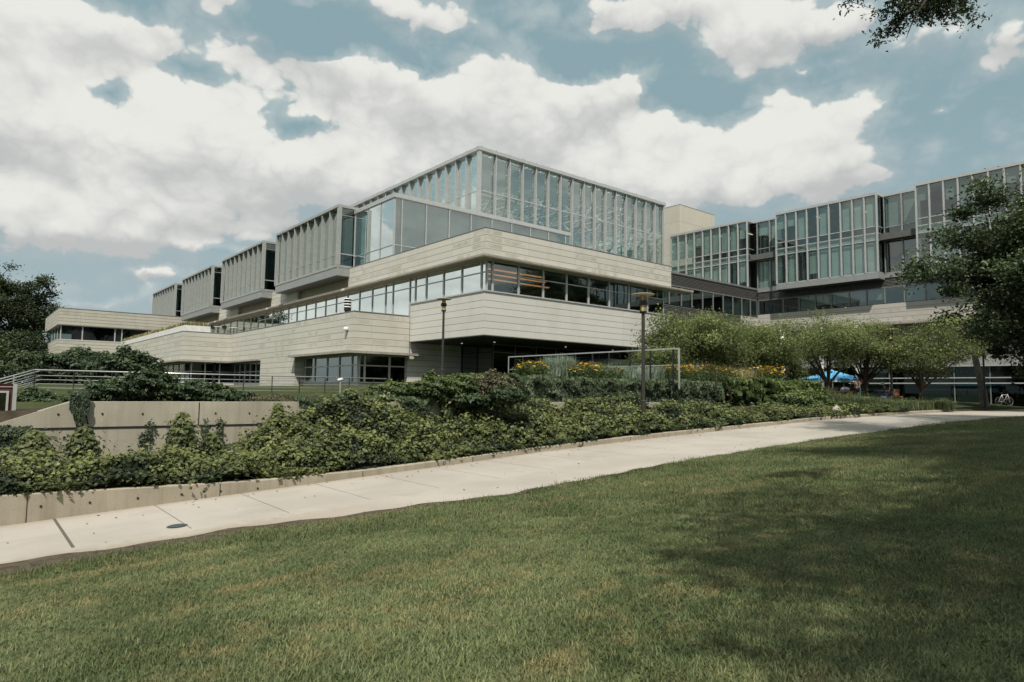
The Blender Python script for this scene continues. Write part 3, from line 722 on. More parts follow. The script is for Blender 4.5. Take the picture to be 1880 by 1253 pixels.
def inst_geo(name, P_, sc_, meshes, seed=0):
    """object whose geometry nodes place a random tuft on each of its vertices"""
    me = bpy.data.meshes.new(name); me.vertices.add(len(P_)); me.vertices.foreach_set('co', np.asarray(P_, np.float32).ravel())
    at = me.attributes.new('s', 'FLOAT', 'POINT'); at.data.foreach_set('value', np.asarray(sc_, np.float32))
    for mm in meshes[0].materials: me.materials.append(mm)
    o = bpy.data.objects.new(name, me); COL.objects.link(o)
    g = bpy.data.node_groups.new(name + '_nodes', 'GeometryNodeTree')
    g.interface.new_socket('Geometry', in_out='INPUT', socket_type='NodeSocketGeometry'); g.interface.new_socket('Geometry', in_out='OUTPUT', socket_type='NodeSocketGeometry')
    gi = g.nodes.new('NodeGroupInput'); go = g.nodes.new('NodeGroupOutput'); ip = g.nodes.new('GeometryNodeInstanceOnPoints')
    g.links.new(gi.outputs[0], ip.inputs['Points'])
    gti = g.nodes.new('GeometryNodeGeometryToInstance')
    for i, mh in enumerate(meshes):
        # each variant comes in as a mesh through an object that is not in the scene
        ob = bpy.data.objects.new(mh.name + '_source', mh)
        oi = g.nodes.new('GeometryNodeObjectInfo'); oi.inputs[0].default_value = ob; oi.inputs['As Instance'].default_value = False
        g.links.new(oi.outputs['Geometry'], gti.inputs[0])
    g.links.new(gti.outputs[0], ip.inputs['Instance']); ip.inputs['Pick Instance'].default_value = True
    ri = g.nodes.new('FunctionNodeRandomValue'); ri.data_type = 'INT'; ri.inputs['Max'].default_value = len(meshes) - 1
    ri.inputs['Min'].default_value = 0
    g.links.new([s for s in ri.outputs if s.enabled][0] if any(s.enabled for s in ri.outputs) else ri.outputs[2], ip.inputs['Instance Index'])
    rv = g.nodes.new('FunctionNodeRandomValue'); rv.data_type = 'FLOAT_VECTOR'; rv.inputs[0].default_value = (0, 0, 0); rv.inputs[1].default_value = (.1, .1, 6.283); rv.inputs['Seed'].default_value = 5 + seed
    g.links.new(rv.outputs[0], ip.inputs['Rotation'])
    na = g.nodes.new('GeometryNodeInputNamedAttribute'); na.data_type = 'FLOAT'; na.inputs['Name'].default_value = 's'
    g.links.new(na.outputs[0], ip.inputs['Scale'])
    g.links.new(ip.outputs[0], go.inputs[0])
    md = o.modifiers.new('tufts', 'NODES'); md.node_group = g
    return o
# near to far: density falls with distance from the eye, tuft size grows
def lawn_points(count, d0, d1, smin, smax):
    r = np.sqrt(rng.uniform(d0 ** 2, d1 ** 2, count)); a = rng.uniform(-math.pi * .30, math.pi * .30, count)
    cxh, cyh = math.atan2(fw.y, fw.x), 0
    x = r * np.cos(cxh + a); y = r * np.sin(cxh + a)
    yn = np.array([path_near(v) for v in x]) - .05 - .66 * np.clip(1 - np.clip(x, 0, 10) / 10, 0, 1) * (.45 + .7 * vnoise(x, x * 0, 4, 1.7))
    # ragged lawn edge and a few worn patches
    k = (y < yn - .12 * vnoise(x, y, 9, 5.) ) & ~((fbm(x, y, 21, .9) > .80) & (rng.random(count) < .6))
    x, y = x[k], y[k]
    return np.stack([x, y, H(x, y)], 1), rng.uniform(smin, smax, len(x)) * (.75 + .5 * vnoise(x, y, 2, 1.2))
Pn, Sn = lawn_points(125000, 2.2, 9, .8, 1.2)
Pm, Sm = lawn_points(110000, 9, 24, .8, 1.15)
Pf, Sf = lawn_points(60000, 24, 55, 1.0, 1.5)
lawn1 = inst_geo('lawn_grass', np.concatenate([Pn]), np.concatenate([Sn]), tufts)
tag(lawn1, 'mown green lawn grass with dry straw-coloured patches in the foreground', 'grass', kind='stuff')
lawn2 = inst_geo('lawn_grass', np.concatenate([Pm, Pf]), np.concatenate([Sm, Sf]), big, 1)
tag(lawn2, 'mown lawn grass further up the slope beside the footpath', 'grass', kind='stuff')

# a bald straw patch, broad-leaved weeds and stray fallen leaves
def groundhit(px, py):
    r = ray(px, py); t = 1.
    while r[2] * t > float(H(r[0] * t, r[1] * t)) and t < 90: t += .03
    return r[0] * t, r[1] * t
bx0, by0 = groundhit(405, 1015); q = 5000
gx_ = bx0 + rng.normal(size=q) * .22 + 0; gy_ = by0 + rng.normal(size=q) * .07
o = blades('straw_patch', np.stack([gx_, gy_, H(gx_, gy_)], 1), rng.uniform(.02, .075, q), .0035, rng.uniform(.6, 1.2, q), rng.uniform(.1, .8, q), MT['strawb']); tag(o, 'small straw-coloured dead patch in the lawn near the manhole cover', 'dead grass', kind='stuff')
q = 1500; r = np.sqrt(rng.uniform(9, 240, q)); a = math.atan2(fw.y, fw.x) + rng.uniform(-.9, .9, q); wx, wy = r * np.cos(a), r * np.sin(a); k = (wy < Yn(wx) - .5) & (fbm(wx, wy, 61, .7) > .5); wx, wy = wx[k], wy[k]
WX = (wx[:, None] + rng.normal(size=(len(wx), 7)) * .035).ravel(); WY = (wy[:, None] + rng.normal(size=(len(wy), 7)) * .035).ravel(); m = len(WX)
o = leaf_mesh('lawn_weeds', np.stack([WX, WY, H(WX, WY) + rng.uniform(.02, .06, m)], 1), rng.normal(size=(m, 3)) * .35 + np.array([0, 0, 1]), rng.uniform(.025, .055, m), rng.uniform(.1, .8, m), MT['shrub'], None, .8); tag(o, 'small broad-leaved weeds scattered in the lawn', 'weeds', kind='stuff')
q = 220; fx_ = rng.uniform(0, 26, q) ** 1.0; fy_ = np.where(rng.random(q) < .45, 13.45 - np.abs(rng.normal(size=q)) * .5, rng.uniform(2, 13.4, q)); fz_ = np.where(fy_ > Yn(fx_), P(fx_) + .012, H(fx_, fy_) + .05)
o = leaf_mesh('fallen_leaves', np.stack([fx_, fy_, fz_], 1), rng.normal(size=(q, 3)) * .2 + np.array([0, 0, 1]), rng.uniform(.03, .075, q), rng.uniform(0, 1, q), MT['stems'], None, .6); tag(o, 'stray dry leaves scattered over the footpath and lawn', 'fallen leaves', kind='stuff')
# ------------------------------------------------------------------ main building
bld = thing('academic_building', 'modern pale limestone and glass building with projecting glazed bays and a tall glass atrium box', 'building', (23.5, 31.15, 0))
def part(mb, name, mat, parent=None, **k): return mb.build(name, mat, parent or bld, **k)
X0, Y0 = 23.5, 31.15

# lower stone panel band, cantilevered over the entrance
mb = MB(); mb.box(X0, 41.2, Y0, 39.62, 3.34, 5.94); part(mb, 'stone_panel_band', MT['panel'])
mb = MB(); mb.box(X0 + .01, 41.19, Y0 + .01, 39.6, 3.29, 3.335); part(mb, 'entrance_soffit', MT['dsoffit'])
mb = MB(); mb.box(X0 - .05, 41.25, Y0 - .05, Y0 + .5, 5.945, 6.03); mb.box(X0 - .05, X0 + .45, Y0 + .5, 39.6, 5.945, 6.03); part(mb, 'sill', MT['alu'])
# upper stone band with recesses behind the bays
bays = [(49.25, 63.15), (66.7, 80.6), (84.6, 98.9), (103., 117.4)]
mb = MB(); mb.box(X0, 41.46, Y0, Y0 + .5, 8.12, 9.79); mb.box(X0, X0 + .5, Y0 + .5, 49.5, 8.12, 9.79); part(mb, 'weathered_stone_band', MT['band'])
for i, (y0, y1) in enumerate(bays[:3]):
    nxt = bays[i + 1][0] + .3 if i < 2 else 100.6
    mb = MB(); mb.box(X0, X0 + .5, y1 - 3.1, min(nxt, 100.6), 8.12, 9.79); part(mb, 'weathered_stone_band', MT['band'])
    mb = MB(); mb.box(X0 + .35, X0 + .5, y0 + .3 if y0 > 50 else 49.5, y1 - 3.1, 8.12, 9.79); part(mb, 'recessed_wall', MT['soffit'])
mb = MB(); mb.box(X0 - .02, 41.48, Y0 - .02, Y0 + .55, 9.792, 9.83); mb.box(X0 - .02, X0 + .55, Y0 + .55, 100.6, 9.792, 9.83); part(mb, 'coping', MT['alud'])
# canopy slab
cx0, cy0 = X0 - .42, Y0 - .42
mb = MB(); mb.box(cx0, 43.75, cy0, Y0 + .6, 7.99, 8.115); mb.box(cx0, X0 + .6, Y0 + .6, 100.55, 7.99, 8.115); part(mb, 'canopy_slab', MT['slab'])
mb = MB(); mb.box(cx0 + .02, 43.7, cy0 + .02, Y0 + .62, 7.94, 7.988); mb.box(cx0 + .02, X0 + .62, Y0 + .62, 100.5, 7.94, 7.988); part(mb, 'canopy_soffit', MT['soffit'])
mb = MB()
for y0, y1 in bays[:3]: mb.box(cx0 - .012, cx0, y0 - (.0), y1 - .7, 7.945, 8.118)
part(mb, 'clean_canopy_edge', MT['slabclean'])
# roof plates and cores
mb = MB(); mb.box(X0 + .5, 41.3, Y0 + .5, 43.49, 9.3, 9.5); mb.box(X0 + .5, 56.8, 43.5, 67.3, 9.3, 9.5); mb.box(X0 + .5, 32, 67.3, 118, 9.3, 9.5); part(mb, 'roof_deck', MT['roof'])
mb = MB(); mb.box(24.2, 40.9, 31.9, 100, 7.6, 7.7) if False else None
mb = MB(); mb.box(29.5, 40.6, 38.0, 38.2, 5.95, 7.93); mb.box(29.3, 29.5, 38.0, 100, 5.1, 7.93); mb.box(40.9, 41.1, 31.6, 38, 5.95, 7.93); part(mb, 'interior_wall', MT['mid'])
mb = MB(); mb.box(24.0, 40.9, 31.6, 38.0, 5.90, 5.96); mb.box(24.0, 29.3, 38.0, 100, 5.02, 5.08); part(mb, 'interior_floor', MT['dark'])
mb = MB(); mb.box(24.0, 40.9, 31.6, 38.0, 7.86, 7.93); mb.box(24.0, 29.3, 38.0, 100, 7.86, 7.93); part(mb, 'interior_ceiling', MT['mid'])
for k, (xa, xb, yy) in enumerate([(25.2, 30.2, 33.2), (26.0, 31.6, 34.6), (27.2, 33.4, 36.2)]):
    mb = MB(); mb.box(xa, xb, yy, yy + .22, 7.80, 7.855); part(mb, 'ceiling_light', MT['warm'])
mb = MB()
for k in range(14): mb.box(24.3 + k * .42, 24.5 + k * .42, 37.2, 37.9, 6.0, 7.0 + .25 * ((k * 7) % 3))
part(mb, 'book_shelf', MT['wood'])

def window_strip(axis_, c, edges, z0, z1, transoms, gm, fm=MT['alu'], mull=.07, depth=.10, blind=None, bm=MT['blind'], rec=.06, parent=None, name='window', mullh=.06, seed=0, outer=0):
    """row of windows on plane X=c or Y=c; every window = frame mesh > pane (> blind beside it)"""
    rs = random.Random(seed); par = parent or bld
    sub = parent is not None
    for i, (a, b) in enumerate(zip(edges, edges[1:])):
        lo, hi = min(a, b), max(a, b)
        f = MB(); d0, d1 = c - depth * .5 - outer, c + depth * .5
        def bx(u0, u1, v0, v1, e0=d0, e1=d1):
            if axis_ == 'X': f.box(e0, e1, u0, u1, v0, v1)
            else: f.box(u0, u1, e0, e1, v0, v1)
        bx(lo, lo + mull * .5, z0, z1); bx(hi - mull * .5 + .001, hi - .001, z0, z1)
        bx(lo + mull * .5, hi - mull * .5, z0, z0 + mullh, c - depth * .4, c + depth * .4); bx(lo + mull * .5, hi - mull * .5, z1 - mullh, z1, c - depth * .4, c + depth * .4)
        for tz in transoms: bx(lo + mull * .5, hi - mull * .5, tz - mullh / 2, tz + mullh / 2, c - depth * .45, c + depth * .45)
        o = f.build(name, fm, par)
        if sub: p = par
        else: p = o
        g = MB(); cc = c + .012
        pts = [(lo + mull * .5, z0 + mullh), (hi - mull * .5, z0 + mullh), (hi - mull * .5, z1 - mullh), (lo + mull * .5, z1 - mullh)]
        g.quad(*[(cc, u, v) if axis_ == 'X' else (u, cc, v) for u, v in pts])
        g.build('pane', gm, p)
        if blind:
            bl = blind(i, rs)
            if bl:
                for (za, zb) in bl:
                    g = MB(); cc = c + .16
                    pts = [(lo + .03, za), (hi - .03, za), (hi - .03, zb), (lo + .03, zb)]
                    g.quad(*[(cc, u, v) if axis_ == 'X' else (u, cc, v) for u, v in pts])
                    g.build('blind', bm, p)
# ribbon windows
eB = [23.9, 24.35, 26.42, 28.5, 30.6, 32.7, 34.8, 36.9, 39.0, 40.95]
window_strip('Y', 31.5, eB, 6.03, 7.94, [7.22], MT['glass'], mull=.14, fm=MT['alu'])
eA = [31.5, 32.0, 34.06, 36.13, 38.24, 39.66]
window_strip('X', 23.9, eA, 6.03, 7.94, [7.22], MT['glassm'], mull=.12)
eA2 = [39.66, 40.4, 42.8, 43.9, 46.0] + [46.0 + 2.15 * k for k in range(1, 13)]
window_strip('X', 23.9, eA2, 5.1, 7.94, [7.22], MT['glassm'], mull=.09, blind=lambda i, rs: [(5.15, 7.1)] if 4 <= i <= 13 else None, bm=MT['blindw'])
window_strip('X', 23.9, [71.8 + 2.4 * k for k in range(12)], 5.1, 7.94, [6.6], MT['glassd'], mull=.09)
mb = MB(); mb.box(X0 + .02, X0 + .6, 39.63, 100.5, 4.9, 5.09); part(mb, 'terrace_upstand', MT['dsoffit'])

# entrance recess
mb = MB(); mb.box(23.5, 28.73, 39.8, 40.2, -.2, 3.30); part(mb, 'entrance_stone_wall', MT['panel'])
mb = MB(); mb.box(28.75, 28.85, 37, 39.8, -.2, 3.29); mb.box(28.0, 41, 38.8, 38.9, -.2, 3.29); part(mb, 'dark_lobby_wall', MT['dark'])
window_strip('Y', 36.0, [27.97, 29.95, 31.95, 33.93, 35.95, 38.6, 41.1], -.1, 3.28, [2.72], MT['glassk'], fm=MT['alud'], mull=.07)
window_strip('X', 27.97, [36.0, 37.8, 39.7], -.1, 3.28, [2.72], MT['glassk'], fm=MT['black'], mull=.09)
for x_, y_ in ((26.2, 37.2), (27.0, 34.6), (33.2, 34.2), (38.0, 34.0)):
    mb = MB(); mb.lathe((x_, y_, 3.262), [(0, 0), (.06, 0), (.065, .02)], 12); part(mb, 'downlight', MT['spot'])
for x_ in (38.6, 40.8):
    mb = MB(); mb.tube([(x_, 31.9, -.4), (x_, 31.9, 3.29)], .17, 16); part(mb, 'round_column', MT['white'], smooth=True)
mb = MB(); mb.box(36.8, 47.5, 33.2, 36.1, 2.2, 2.55); part(mb, 'entrance_canopy', MT['alu'])
mb = MB(); mb.box(39.0, 48.0, 37.5, 37.8, -.4, 2.15); part(mb, 'pale_entrance_wall', MT['pale'])

# terrace block (two stepped volumes)
T1, T2 = 19.3, 15.1
mb = MB(); mb.box(T1, 23.48, 39.63, 65.54, 2.52, 5.1); mb.box(T1, 23.4, 49.4, 57.0, -.4, 2.52); part(mb, 'terrace_stone_block', MT['terr'])
mb = MB(); mb.box(T2, 23.48, 65.545, 100.5, 2.52, 5.1); part(mb, 'far_terrace_stone_block', MT['terr'])
mb = MB()
for (xa, xb, ya, yb) in ((T1 - .02, T1 + .3, 39.6, 65.5), (T1 + .3, 23.4, 39.6, 39.9), (T2 - .02, T2 + .3, 65.52, 100), (T2 + .3, T1 - .05, 65.52, 65.8)): mb.box(xa, xb, ya, yb, 5.102, 5.15)
part(mb, 'terrace_coping', MT['alud'])
mb = MB(); mb.box(T1 - .55, 24.45, 39.08, 39.63, 2.36, 2.52); mb.box(T1 - .55, T1, 39.63, 49.4, 2.36, 2.52); mb.box(T1, 23.4, 39.63, 49.38, 2.36, 2.515)
mb.box(T1 - .25, 23.4, 57.02, 65.3, 2.36, 2.515); mb.box(T2 - .25, 23.4, 65.3, 100, 2.36, 2.515); part(mb, 'window_canopy', MT['slab'])
mb = MB(); mb.box(20.0, 24.4, 40.25, 49.35, .0, .45); mb.box(20.0, 23, 57.05, 66, -.1, .42); mb.box(16.1, 20, 66.1, 100, -.1, .45); part(mb, 'stone_plinth', MT['panel'])
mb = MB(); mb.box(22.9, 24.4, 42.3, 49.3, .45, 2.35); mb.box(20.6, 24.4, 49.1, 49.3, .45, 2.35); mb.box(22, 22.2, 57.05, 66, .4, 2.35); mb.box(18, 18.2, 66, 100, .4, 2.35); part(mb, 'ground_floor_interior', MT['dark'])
window_strip('Y', 40.2, [20.05, 20.45, 22.3, 24.45], .45, 2.35, [1.62], MT['glassk'], mull=.14, mullh=.08, blind=lambda i, rs: [(.5, 2.3)] if i == 0 else None, bm=MT['blindd'])
window_strip('X', 20.0, [40.25, 41.1, 43.05, 45.05, 47.2, 48.95, 49.35], .45, 2.35, [1.62], MT['glassk'], mull=.12, mullh=.08)
window_strip('X', 20.0, [57.05, 58.6, 60.1, 61.6, 63.1, 64.6, 66.1], .42, 2.35, [1.5], MT['glassk'], fm=MT['alu'], mull=.12, mullh=.08)
window_strip('Y', 66.15, [16.1, 17.3, 18.6, 20.0], .42, 2.35, [1.5], MT['glassk'], fm=MT['alu'], mull=.12)
window_strip('X', 16.1, [66.15 + 2.3 * k for k in range(14)], .42, 2.35, [1.5], MT['glassk'], fm=MT['alu'], mull=.12)
mb = MB(); mb.lathe((T1 - .12, 40.5, 3.98), [(0, .16), (.1, .13), (.16, .05), (.17, -.04), (.14, -.1), (0, -.13)], 14); mb.box(T1 - .1, T1 + .01, 40.44, 40.56, 3.94, 4.02); part(mb, 'dome_camera', MT['white'], smooth=True)

# left wing
LW = 8.67
mb = MB(); mb.box(LW, 23.5, 100.6, 118.5, 7.70, 9.8); mb.box(LW, 23.4, 100.6, 118.5, -.6, 5.84); part(mb, 'left_wing_stone', MT['wing'])
mb = MB(); mb.box(LW - .03, 23.5, 100.57, 118.5, 9.802, 9.88); part(mb, 'left_wing_coping', MT['alud'])
mb = MB(); mb.box(LW + 1.8, 23.4, 103.4, 103.6, 5.85, 7.69); mb.box(LW + 3.5, LW + 3.7, 103.6, 118, 5.85, 7.69); part(mb, 'left_wing_interior', MT['dark'])
window_strip('Y', 100.95, [LW + .35, 11.36, 15.0, 15.8, 19.97, 23.4], 5.85, 7.69, [], MT['glassk'], mull=.14, blind=lambda i, rs: [(5.9, 7.6)] if i == 2 else None)
window_strip('X', LW + .35, [100.95, 104.5, 108, 111.5, 115, 118.4], 5.85, 7.69, [], MT['glassk'], mull=.12)

# glazed gallery box behind the parapet
GX0, GX1, GYf = 23.8, 41.93, 42.75
eg = [23.83, 24.42] + [24.42 + 2.117 * k for k in range(1, 9)] + [41.9]
window_strip('Y', GYf, eg, 9.6, 14.28, [10.72], MT['glassm'], bm=MT['blindl'], mull=.075, mullh=.06, blind=lambda i, rs: ([(10.8, 14.0)] if i in (1, 2, 3, 4) else [(12.9, 14.0)] if i < 9 else None), name='gallery_window')
window_strip('X', GX0, [42.78, 44.85, 46.95, 49.2], 9.6, 14.28, [10.72], MT['glassm'], mull=.06, mullh=.05, name='gallery_window', blind=lambda i, rs: [(9.7, 14.1)] if i == 2 else None, bm=MT['blindd'])
mb = MB(); mb.box(GX0 - .08, GX1 + .06, GYf - .08, 49.3, 14.28, 14.6); part(mb, 'gallery_roof', MT['alu'])
mb = MB(); mb.box(27.0, 31.5, 47.5, 47.7, 9.55, 14.2); mb.box(26.8, 27.0, 45.5, 62, 9.55, 14.2); mb.box(33.5, 41.5, 45.4, 45.5, 9.55, 14.2); part(mb, 'gallery_inner_wall', MT['pale'])
mb = MB(); mb.box(24.6, 26.4, 47.9, 48.1, 9.6, 13.2); part(mb, 'gallery_partition', MT['mid'])

# the four projecting bays
XB = 22.36
for bi, (y0, y1) in enumerate(bays):
    by = MB()
    by.box(XB - .02, 32, y0, y1, 14.66, 14.87)                                # roof edge
    by.box(XB + .02, 32, y0 + .02, y1 - .02, 9.78, 9.95)                       # floor edge
    by.box(XB, XB + .30, y0, y0 + .26, 9.95, 14.66)                            # corner posts
    by.box(XB, XB + .30, y1 - .16, y1, 9.95, 14.66)
    bay = by.build('bay', MT['bayalu'], bld)
    mb = MB(); mb.box(XB + .06, 23.9, y0 + .04, y1 - .2, 9.10, 9.775); mb.build('bracket', MT['alu2'], bay)
    mb = MB(); mb.box(XB + .12, 23.4, y0 + .12, y1 - .3, 9.07, 9.098); mb.build('bracket_soffit', MT['alud'], bay)
    nf = 9; st_ = (y1 - y0 - .26) / nf
    for k in range(nf):
        ya, yb = y0 + .26 + k * st_, y0 + .26 + (k + 1) * st_
        if k:
            mb = MB(); mb.box(XB + .02, XB + .36, ya - .045, ya + .045, 9.96, 14.65); mb.build('fin', MT['bayalu'], bay)
        mb = MB(); mb.box(XB + .30, XB + .38, ya + .05, yb - .05, 10.88, 10.95)
        mb.build('transom', MT['bayalu'], bay)
        mb = MB(); mb.quad((XB + .34, ya + .05, 9.96), (XB + .34, yb - .05, 9.96), (XB + .34, yb - .05, 14.65), (XB + .34, ya + .05, 14.65)); mb.build('pane', MT['glassd'], bay)
    mb = MB(); mb.quad((XB + .70, y0 + .3, 9.97), (XB + .70, y1 - .2, 9.97), (XB + .70, y1 - .2, 14.6), (XB + .70, y0 + .3, 14.6)); mb.build('blind', MT['blindd'], bay)
    mb = MB(); mb.quad((XB + .30, y0 + .10, 9.97), (24.4, y0 + .10, 9.97), (24.4, y0 + .10, 14.62), (XB + .30, y0 + .10, 14.62)); mb.build('end_pane', MT['glass'] if bi == 0 else MT['glassd'], bay)
    mb = MB(); mb.box(XB + .30, 24.4, y0 + .05, y0 + .12, 10.84, 10.92); mb.box(XB + .30, 24.4, y0 + .05, y0 + .12, 14.02, 14.06); mb.build('end_transom', MT['alu'], bay)
    mb = MB(); mb.quad((XB + .72, y0 + .30, 10.95 if bi < 3 else 12.4), (24.6, y0 + .30, 10.95 if bi < 3 else 12.4), (24.6, y0 + .30, 14.0 if bi < 3 else 13.9), (XB + .72, y0 + .30, 14.0 if bi < 3 else 13.9)); mb.build('end_blind', MT['blind'] if bi == 0 else MT['blindd'], bay)
    mb = MB(); mb.box(24.7, 31.9, y0 + .6, y1 - .6, 9.96, 14.6); mb.build('bay_core', MT['dark'], bay)
for a_, b_ in ((63.2, 66.7), (80.65, 84.6), (98.95, 103)):
    mb = MB(); mb.box(25.6, 32, a_, b_, 9.5, 14.5); part(mb, 'link_wall', MT['alu2'])

# atrium glass box
AX0, AX1, AY0, AY1, AZ1 = 32.02, 56.8, 43.5, 67.3, 20.12
nb = 16; stx = (AX1 - AX0 - .35) / nb
exs = [AX0 + .3 + k * stx for k in range(nb + 1)]
nA = 15; sty = (AY1 - AY0 - .3) / nA
eys = [AY0 + .3 + k * sty for k in range(nA + 1)]
mb = MB()
mb.box(AX0 - .12, AX1 + .1, AY0 - .12, AY0 + .5, AZ1, AZ1 + .30); mb.box(AX0 - .12, AX0 + .5, AY0 + .5, AY1, AZ1, AZ1 + .30)
mb.box(AX1 - .4, AX1 + .1, AY0 + .5, AY1, AZ1, AZ1 + .3); mb.box(AX0 + .5, AX1 - .4, AY1 - .5, AY1, AZ1, AZ1 + .3)
mb.box(AX0 - .06, AX0 + .24, AY0 - .06, AY0 + .24, 9.5, AZ1)
mb.box(AX1 - .2, AX1, AY0 - .04, AY0 + .2, 9.5, AZ1)
frame = part(mb, 'atrium_frame', MT['alu'])
mb = MB()
for x in exs: mb.tube([(x, AY0 + .02, AZ1 + .3), (x, AY0 + .02, AZ1 + .42)], .03, 6)
for y in eys: mb.tube([(AX0 + .02, y, AZ1 + .3), (AX0 + .02, y, AZ1 + .42)], .03, 6)
mb.build('lightning_stub', MT['alud'], frame)
for i, (a_, b_) in enumerate(zip(exs, exs[1:])):
    mb = MB(); mb.box(b_ - .045, b_ + .045, AY0 - .02, AY0 + .30, 9.5, AZ1); f = mb.build('fin', MT['alu'], bld)
    mb = MB(); mb.box(a_ + .055, b_ - .055, AY0 + .24, AY0 + .32, 16.78, 16.88); mb.box(a_ + .055, b_ - .055, AY0 + .24, AY0 + .32, 13.1, 13.2); wd = mb.build('atrium_window', MT['alu'], bld)
    mb = MB(); mb.quad((a_ + .05, AY0 + .28, 9.5), (b_ - .05, AY0 + .28, 9.5), (b_ - .05, AY0 + .28, AZ1), (a_ + .05, AY0 + .28, AZ1)); mb.build('pane', MT['glassb'], wd)
    dz = [3.0, 2.9, 2.9, 2.8, 2.6, 2.6, 2.6, 2.3, 2.1, 1.9, 1.6, 1.4, 1.9, 2.2, 2.6, 2.9][i]
    mb = MB(); mb.quad((a_ + .08, AY0 + .50, AZ1 - dz), (b_ - .08, AY0 + .50, AZ1 - dz), (b_ - .08, AY0 + .50, AZ1 - .2), (a_ + .08, AY0 + .50, AZ1 - .2)); mb.build('blind', MT['blindl'], wd)
for i, (a_, b_) in enumerate(zip(eys, eys[1:])):
    mb = MB(); mb.box(AX0 - .02, AX0 + .30, b_ - .055, b_ + .055, 9.5, AZ1); mb.build('fin', MT['alu'], bld)
    mb = MB(); mb.box(AX0 + .24, AX0 + .32, a_ + .055, b_ - .055, 16.78, 16.88); wd = mb.build('atrium_window', MT['alu'], bld)
    mb = MB(); mb.quad((AX0 + .28, a_ + .05, 9.5), (AX0 + .28, b_ - .05, 9.5), (AX0 + .28, b_ - .05, AZ1), (AX0 + .28, a_ + .05, AZ1)); mb.build('pane', MT['glassb'], wd)
# far glazed walls and roof trusses seen through the glass
mb = MB(); mb.quad((AX0, AY1, 9.5), (AX1, AY1, 9.5), (AX1, AY1, AZ1), (AX0, AY1, AZ1)); mb.quad((AX1 - .05, AY0 + .3, 9.5), (AX1 - .05, AY1, 9.5), (AX1 - .05, AY1, AZ1), (AX1 - .05, AY0 + .3, AZ1)); part(mb, 'rear_glazing', MT['glassb'])
mb = MB(); mb.quad((AX0, AY0, AZ1 + .1), (AX1, AY0, AZ1 + .1), (AX1, AY1, AZ1 + .1), (AX0, AY1, AZ1 + .1)); part(mb, 'glass_roof', MT['glassb'])
mb = MB()
for k in range(6):
    x = AX0 + 2.5 + k * 4.2
    if x > AX1 - .6: break
    za = AZ1 - .3; zb = AZ1 - 2.6
    mb.tube([(x, AY0 + .8, za), (x, AY1 - .6, za)], .09, 6); mb.tube([(x, AY0 + 4.5, zb), (x, AY1 - 4.5, zb)], .08, 6)
    ys = [AY0 + .8 + j * 5 for j in range(5)]
    for j, y in enumerate(ys[:-1]):
        lo = zb if 1 < j + 1 < 8 else za - .2
        mb.tube([(x, y, za), (x, y + 2.5, zb)], .09, 5); mb.tube([(x, y + 2.5, zb), (x, y + 5, za)], .09, 5)
for y in [AY0 + 2.0 + 4.4 * j for j in range(5)]:
    mb.tube([(AX0 + .4, y, AZ1 - .2), (AX1 - .4, y, AZ1 - .2)], .06, 5)
    if y < AY1 - 3: mb.tube([(AX0 + .4, y, AZ1 - 2.6), (AX1 - .4, y + 1.2, AZ1 - 2.6)], .05, 5)
for k in range(6):
    x = AX0 + 2.2 + k * 4.2
    mb.tube([(x, AY0 + 1.2, AZ1 - .3), (x + 1.4, AY0 + 2.2, 13.4)], .07, 6); mb.tube([(x + 2.8, AY0 + 1.2, AZ1 - .3), (x + 1.4, AY0 + 2.2, 13.4)], .07, 6); mb.tube([(x + 1.4, AY0 + 2.2, 13.4), (x + 1.4, AY0 + 2.2, 9.5)], .1, 6)
part(mb, 'roof_truss', MT['alu'], smooth=True)
mb = MB()
for k in range(5): mb.box(AX0 + .9, AX1 - 1, AY1 - 1.2, AY1 - 1.1, 10.2 + k * 1.5, 10.3 + k * 1.5)
for k in range(10): mb.box(AX0 + 2 + k * 2.4, AX0 + 2.12 + k * 2.4, AY1 - 1.1, AY1 - 1.0, 9.5, AZ1)
part(mb, 'rear_blinds', MT['alu2'])
mb = MB(); mb.box(45, 56.3, 52, 52.3, 9.5, 14.5); mb.box(49, 56.3, 47.5, 47.8, 9.5, 12.9); part(mb, 'atrium_inner_wall', MT['mid'])
mb = MB(); mb.box(42, 56.8, 37.5, 43.4, 5, 9.3); mb.box(41.6, 56.8, 43.5, 67, -1, 9.3); mb.box(24.5, 41.5, 40.4, 100, -1, 5); part(mb, 'building_core', MT['dsoffit'])

